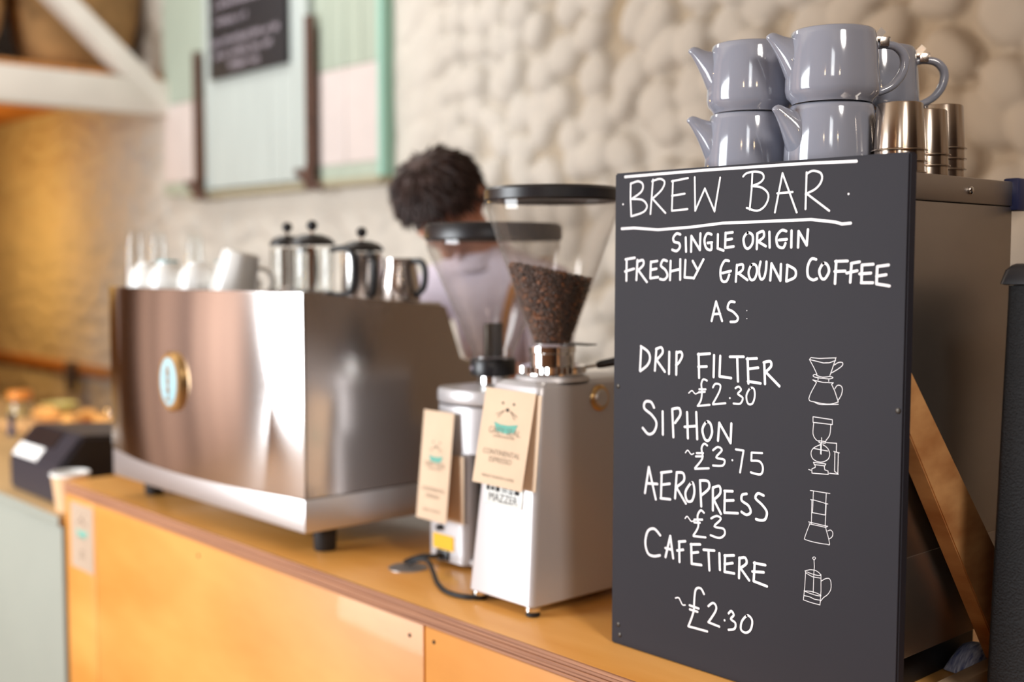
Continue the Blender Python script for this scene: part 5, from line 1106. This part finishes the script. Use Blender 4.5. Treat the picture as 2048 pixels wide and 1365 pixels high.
# ------------------------------------------------------------------ barista bent over the far side of the machine
def union(name, shapes, voxel, m, parent, smooth=6):
    """overlapping rounded pieces melted into ONE continuous skin"""
    g = G()
    for s in shapes:
        if s[0] == 'ball': g.ball(s[1], s[2], 24, 16)
        elif s[0] == 'cap':
            a, b = Vector(s[1]), Vector(s[2]); ra, rb = s[3], s[4]; sx = s[5] if len(s) > 5 else (1, 1)
            n = max(3, int((b - a).length / (min(ra, rb) * 0.35)) + 1)
            for i in range(n + 1):
                f = i / n; p = a.lerp(b, f); r = ra + (rb - ra) * f
                g.ball(p, (r * sx[0], r * sx[1], r), 16, 10)
        elif s[0] == 'mesh': s[1](g)
    bmesh.ops.recalc_face_normals(g.bm, faces=g.bm.faces)
    me = bpy.data.meshes.new(name); g.bm.to_mesh(me); g.bm.free()
    tmp = bpy.data.objects.new(name, me); COL.objects.link(tmp)
    md = tmp.modifiers.new('r', 'REMESH'); md.mode = 'VOXEL'; md.voxel_size = voxel; md.use_smooth_shade = True
    sm = tmp.modifiers.new('s', 'SMOOTH'); sm.iterations = smooth; sm.factor = 0.5
    dg = bpy.context.evaluated_depsgraph_get(); dg.update()
    me2 = bpy.data.meshes.new_from_object(tmp.evaluated_get(dg))
    bpy.data.objects.remove(tmp); bpy.data.meshes.remove(me)
    me2.name = name; me2.materials.clear(); me2.materials.append(m)
    me2.polygons.foreach_set('use_smooth', [True] * len(me2.polygons))
    o = bpy.data.objects.new(name, me2); COL.objects.link(o)
    if parent: o.parent = parent
    return o

per = thing('person', 'dark haired person in a pale lavender shirt bending forward behind the coffee machine', 'person', (-2.36, 2.14, 0))
PL = Vector(per.location)
def Q(x, y, z): return Vector((x, y, z)) - PL
H = Q(-2.362, 1.890, 1.660)
f = Vector((0.20, -0.68, -0.70)).normalized()        # where the face looks
s = Vector((0.96, 0.28, 0.0)); s = (s - f * s.dot(f)).normalized()   # towards the left ear
u = s.cross(f) * -1
if u.z < 0: u = -u
def hp(a, b, c): return H + s * a + f * b + u * c     # left, forward, up in the head's own frame
HM = Matrix((s, f, u)).transposed().to_4x4(); HM.translation = H
def headmesh(g):
    b = G().ball((0, 0, 0), (0.076, 0.096, 0.105), 32, 24)
    for v in b.bm.verts:
        x, y, z = v.co
        if z < 0: v.co.x *= 1 - 0.32 * (-z / 0.105) ** 1.3; v.co.y = y * (1 - 0.05 * (-z / 0.105)) + (0.012 if y > 0 else 0.02) * (-z / 0.105)
        if y > 0.06: v.co.y = 0.06 + (y - 0.06) * 0.75
    b.xf(HM)
    me = bpy.data.meshes.new('t'); b.bm.to_mesh(me); g.bm.from_mesh(me); bpy.data.meshes.remove(me); b.bm.free()
NK, CH = Q(-2.352, 2.005, 1.545), Q(-2.345, 2.060, 1.40)
SHL, SHR = Q(-2.155, 2.070, 1.44), Q(-2.545, 2.020, 1.44)
PV = Q(-2.33, 2.20, 0.98)
ELL, ELR = Q(-2.085, 1.985, 1.22), Q(-2.625, 1.94, 1.22)
WRL, WRR = Q(-2.215, 1.925, 1.245), Q(-2.50, 1.905, 1.245)
shapes = [('mesh', headmesh),
          ('ball', hp(0, 0.092, -0.018), (0.012, 0.012, 0.012)), ('cap', hp(0, 0.084, 0.018), hp(0, 0.106, -0.026), 0.009, 0.014),   # nose
          ('ball', hp(-0.012, 0.094, -0.030), 0.009), ('ball', hp(0.012, 0.094, -0.030), 0.009),
          ('cap', hp(-0.040, 0.078, 0.026), hp(0.040, 0.078, 0.026), 0.012, 0.012),                                             # brow
          ('cap', hp(-0.018, 0.084, -0.055), hp(0.018, 0.084, -0.055), 0.008, 0.008), ('cap', hp(-0.015, 0.083, -0.066), hp(0.015, 0.083, -0.066), 0.008, 0.008),  # lips
          ('ball', hp(0, 0.072, -0.094), 0.022), ('ball', hp(-0.045, 0.05, -0.03), 0.028), ('ball', hp(0.045, 0.05, -0.03), 0.028),
          ('cap', hp(0, -0.025, -0.05), NK, 0.060, 0.056), ('cap', NK, CH, 0.056, 0.075)]
for sg in (-1, 1):      # ears
    shapes += [('cap', hp(sg * 0.076, -0.012, 0.005), hp(sg * 0.104, -0.024, 0.016), 0.014, 0.011), ('cap', hp(sg * 0.105, -0.028, 0.024), hp(sg * 0.088, -0.010, -0.030), 0.011, 0.010), ('cap', hp(sg * 0.105, -0.028, 0.024), hp(sg * 0.097, -0.004, 0.020), 0.009, 0.007)]
shapes += [('cap', CH, Q(-2.34, 2.13, 1.18), 0.110, 0.105, (1.35, 0.9)), ('cap', Q(-2.34, 2.13, 1.18), PV, 0.105, 0.112, (1.35, 0.9)),
           ('cap', SHR, SHL, 0.062, 0.062)]
for S_, E_, W_ in ((SHL, ELL, WRL), (SHR, ELR, WRR)):
    shapes += [('cap', S_, E_, 0.052, 0.040), ('cap', E_, W_, 0.040, 0.026)]
for sg in (-1, 1):
    hip, knee, ank = PV + Vector((sg * 0.09, 0, -0.03)), PV + Vector((sg * 0.105, -0.02, -0.47)), PV + Vector((sg * 0.11, 0.02, -0.89))
    shapes += [('cap', hip, knee, 0.085, 0.056), ('cap', knee, ank, 0.055, 0.038), ('cap', ank + Vector((0, 0.01, -0.05)), ank + Vector((0, -0.14, -0.055)), 0.033, 0.028)]
for W_, sg in ((WRL, -1), (WRR, 1)):     # hands: palm, four bent fingers, thumb from the side of the palm
    fw_ = Vector((sg * 0.30, -0.90, -0.25)).normalized(); side = Vector((sg * 0.95, 0.31, 0.0)).normalized(); dn = fw_.cross(side); dn = dn if dn.z < 0 else -dn
    pc = W_ + fw_ * 0.045
    shapes += [('cap', W_, pc + fw_ * 0.03, 0.025, 0.030, (1, 1))]
    for k in range(4):
        b0 = pc + fw_ * 0.042 + side * (0.028 - 0.0185 * k)
        ln = (0.030, 0.034, 0.032, 0.025)[k]
        m1 = b0 + fw_ * ln + dn * 0.008; m2 = m1 + fw_ * ln * 0.4 + dn * ln * 0.75; m3 = m2 - fw_ * ln * 0.2 + dn * ln * 0.55
        shapes += [('cap', b0, m1, 0.0092, 0.0086), ('cap', m1, m2, 0.0086, 0.0080), ('cap', m2, m3, 0.0080, 0.0072)]
    tb = W_ + fw_ * 0.028 + side * 0.022
    shapes += [('cap', tb, tb + side * 0.026 + fw_ * 0.022 + dn * 0.012, 0.0125, 0.0105), ('cap', tb + side * 0.026 + fw_ * 0.022 + dn * 0.012, tb + side * 0.022 + fw_ * 0.050 + dn * 0.024, 0.0105, 0.0085)]
body = union('body', shapes, 0.0052, M['skin'], per, 5)
for sg in (-1, 1):
    e = G().ball((0, 0, 0), 0.012, 16, 10); e.xf(Matrix.Translation(hp(sg * 0.031, 0.083, 0.006))); obj('eye', e, M['eye'], per)
    e = G().ball((0, 0, 0), 0.006, 14, 8); e.xf(Matrix.Translation(hp(sg * 0.031, 0.0925, 0.003))); obj('iris', e, M['hair'], per)

# hair: a thick tousled cap with locks growing from it
def hair():
    g = G(); rr = random.Random(3)
    U, V_ = 64, 34
    rows = []
    def surf(a, b, extra=0.0):
        x, y, z = math.sin(b) * math.cos(a), math.sin(b) * math.sin(a), math.cos(b)
        n = noise.noise(Vector((x * 3.0, y * 3.0, z * 3.0 + 2))) * 0.010 + noise.noise(Vector((x * 9, y * 9, z * 6))) * 0.003
        front = max(0.0, y)
        t = 0.025 + 0.024 * max(0, z) + n + extra
        return Vector((x * (0.076 + t), y * (0.098 + t * (1 - 0.25 * front)), z * (0.103 + t)))
    def limit(a):
        fr = math.sin(a)      # +1 over the brow, -1 at the nape
        return 1.09 + 0.83 * max(0, -fr) ** 0.8 + 0.25 * (1 - abs(fr)) - 0.02 * fr
    for j in range(V_ + 1):
        row = []
        for i in range(U):
            a = 2 * PI * i / U; b = limit(a) * j / V_ + 1e-4
            p = surf(a, b)
            if j > V_ - 3: p *= 1 - 0.06 * (j - V_ + 3)
            row.append(g.bm.verts.new(HM @ p))
        rows.append(row)
    for p, q in zip(rows, rows[1:]):
        for i in range(U):
            k = (i + 1) % U; g.bm.faces.new((p[i], q[i], q[k], p[k]))
    g.bm.faces.new(rows[-1][::-1])
    for _ in range(1500):
        a = rr.uniform(0, 2 * PI); b = limit(a) * math.sqrt(rr.random())
        p0 = surf(a, b, -0.008); nrm = p0.normalized()
        down = Vector((0, 0, -1)) - nrm * (-nrm.z); down = down.normalized() if down.length > 0.05 else Vector((rr.uniform(-1, 1), rr.uniform(-1, 1), 0)).normalized()
        sway = nrm.cross(down) * rr.uniform(-0.35, 0.35)
        L = rr.uniform(0.028, 0.055)
        st = rr.uniform(0.10, 0.35) if b < 0.7 else rr.uniform(0.02, 0.14)
        d = (down + sway + nrm * st).normalized()
        pts = [HM @ p0, HM @ (p0 + d * L * 0.5 + nrm * 0.002), HM @ (p0 + d * L - nrm * 0.003)]
        g.tube(pts, [0.0032, 0.0026, 0.0005], 5)
    return obj('hair', g, M['hair'], per, sharp=80)
hair()
sh = [('cap', CH + Vector((0, 0.004, 0.03)), Q(-2.34, 2.13, 1.18), 0.126, 0.120, (1.36, 0.92)), ('cap', Q(-2.34, 2.13, 1.18), PV + Vector((0, 0, 0.02)), 0.120, 0.126, (1.36, 0.92)),
      ('cap', SHR + Vector((0.01, 0, 0)), SHL - Vector((0.01, 0, 0)), 0.074, 0.074), ('cap', NK + Vector((0, 0.012, -0.035)), CH + Vector((0, 0, 0.02)), 0.067, 0.095),
      ('cap', NK + Vector((-0.05, 0.0, -0.04)), SHR, 0.050, 0.068), ('cap', NK + Vector((0.05, 0.01, -0.04)), SHL, 0.050, 0.068)]
for S_, E_ in ((SHL, ELL), (SHR, ELR)): sh.append(('cap', S_, S_.lerp(E_, 0.72), 0.068, 0.058))
shirt = union('shirt', sh, 0.009, M['shirt'], per, 6)
for v in shirt.data.vertices:
    c = v.co; v.co += v.normal * (0.005 * noise.noise(c * 9) + 0.003 * noise.noise(Vector((c.x * 22, c.y * 22, c.z * 7))))
# open collar
g = G(); rings = []
n = 28
for k, (rr_, dz) in enumerate(((0.064, -0.020), (0.069, 0.014), (0.075, 0.004), (0.080, -0.030))):
    rings.append([NK + Vector((rr_ * math.cos(2 * PI * i / n), rr_ * math.sin(2 * PI * i / n) + 0.004, dz + 0.016 * math.sin(2 * PI * i / n) - 0.008)) for i in range(n)])
g.loft(rings, False, False); obj('collar', g, M['shirt'], per)
tr = []
for sg in (-1, 1):
    hip, knee, ank = PV + Vector((sg * 0.09, 0, -0.03)), PV + Vector((sg * 0.105, -0.02, -0.47)), PV + Vector((sg * 0.11, 0.02, -0.86))
    tr += [('cap', hip, knee, 0.104, 0.072), ('cap', knee, ank, 0.072, 0.060)]
tr.append(('cap', PV + Vector((-0.04, 0, -0.02)), PV + Vector((0.04, 0, -0.02)), 0.118, 0.118))
union('trousers', tr, 0.012, M['trousers'], per, 5)
for sg in (-1, 1):
    a = PV + Vector((sg * 0.11, 0.02, -0.89))
    g = G(); rings = []
    for k in range(10):
        t_ = k / 9; y = 0.065 - 0.27 * t_; w = 0.040 + 0.012 * math.sin(PI * t_); h = 0.085 - 0.045 * t_
        if k in (0, 9): w *= 0.6; h *= 0.8
        rings.append([(a.x + w * math.cos(2 * PI * i / 16), a.y + y, 0.002 + h / 2 + h / 2 * math.sin(2 * PI * i / 16)) for i in range(16)])
    g.loft(rings); obj('shoe', g, M['shoe'], per, sharp=60)
g = G().tube([SHL + Vector((-0.05, 0.03, 0.084)), SHL + Vector((-0.05, -0.045, 0.070)), SHL + Vector((-0.05, -0.088, 0.012)), Q(-2.21, 1.955, 1.33), Q(-2.22, 1.985, 1.18)], 0.016, 8, flat=0.25, smooth=6)
o = obj('apron_strap', g, M['apron'], per); o['label'] = 'tan apron strap'
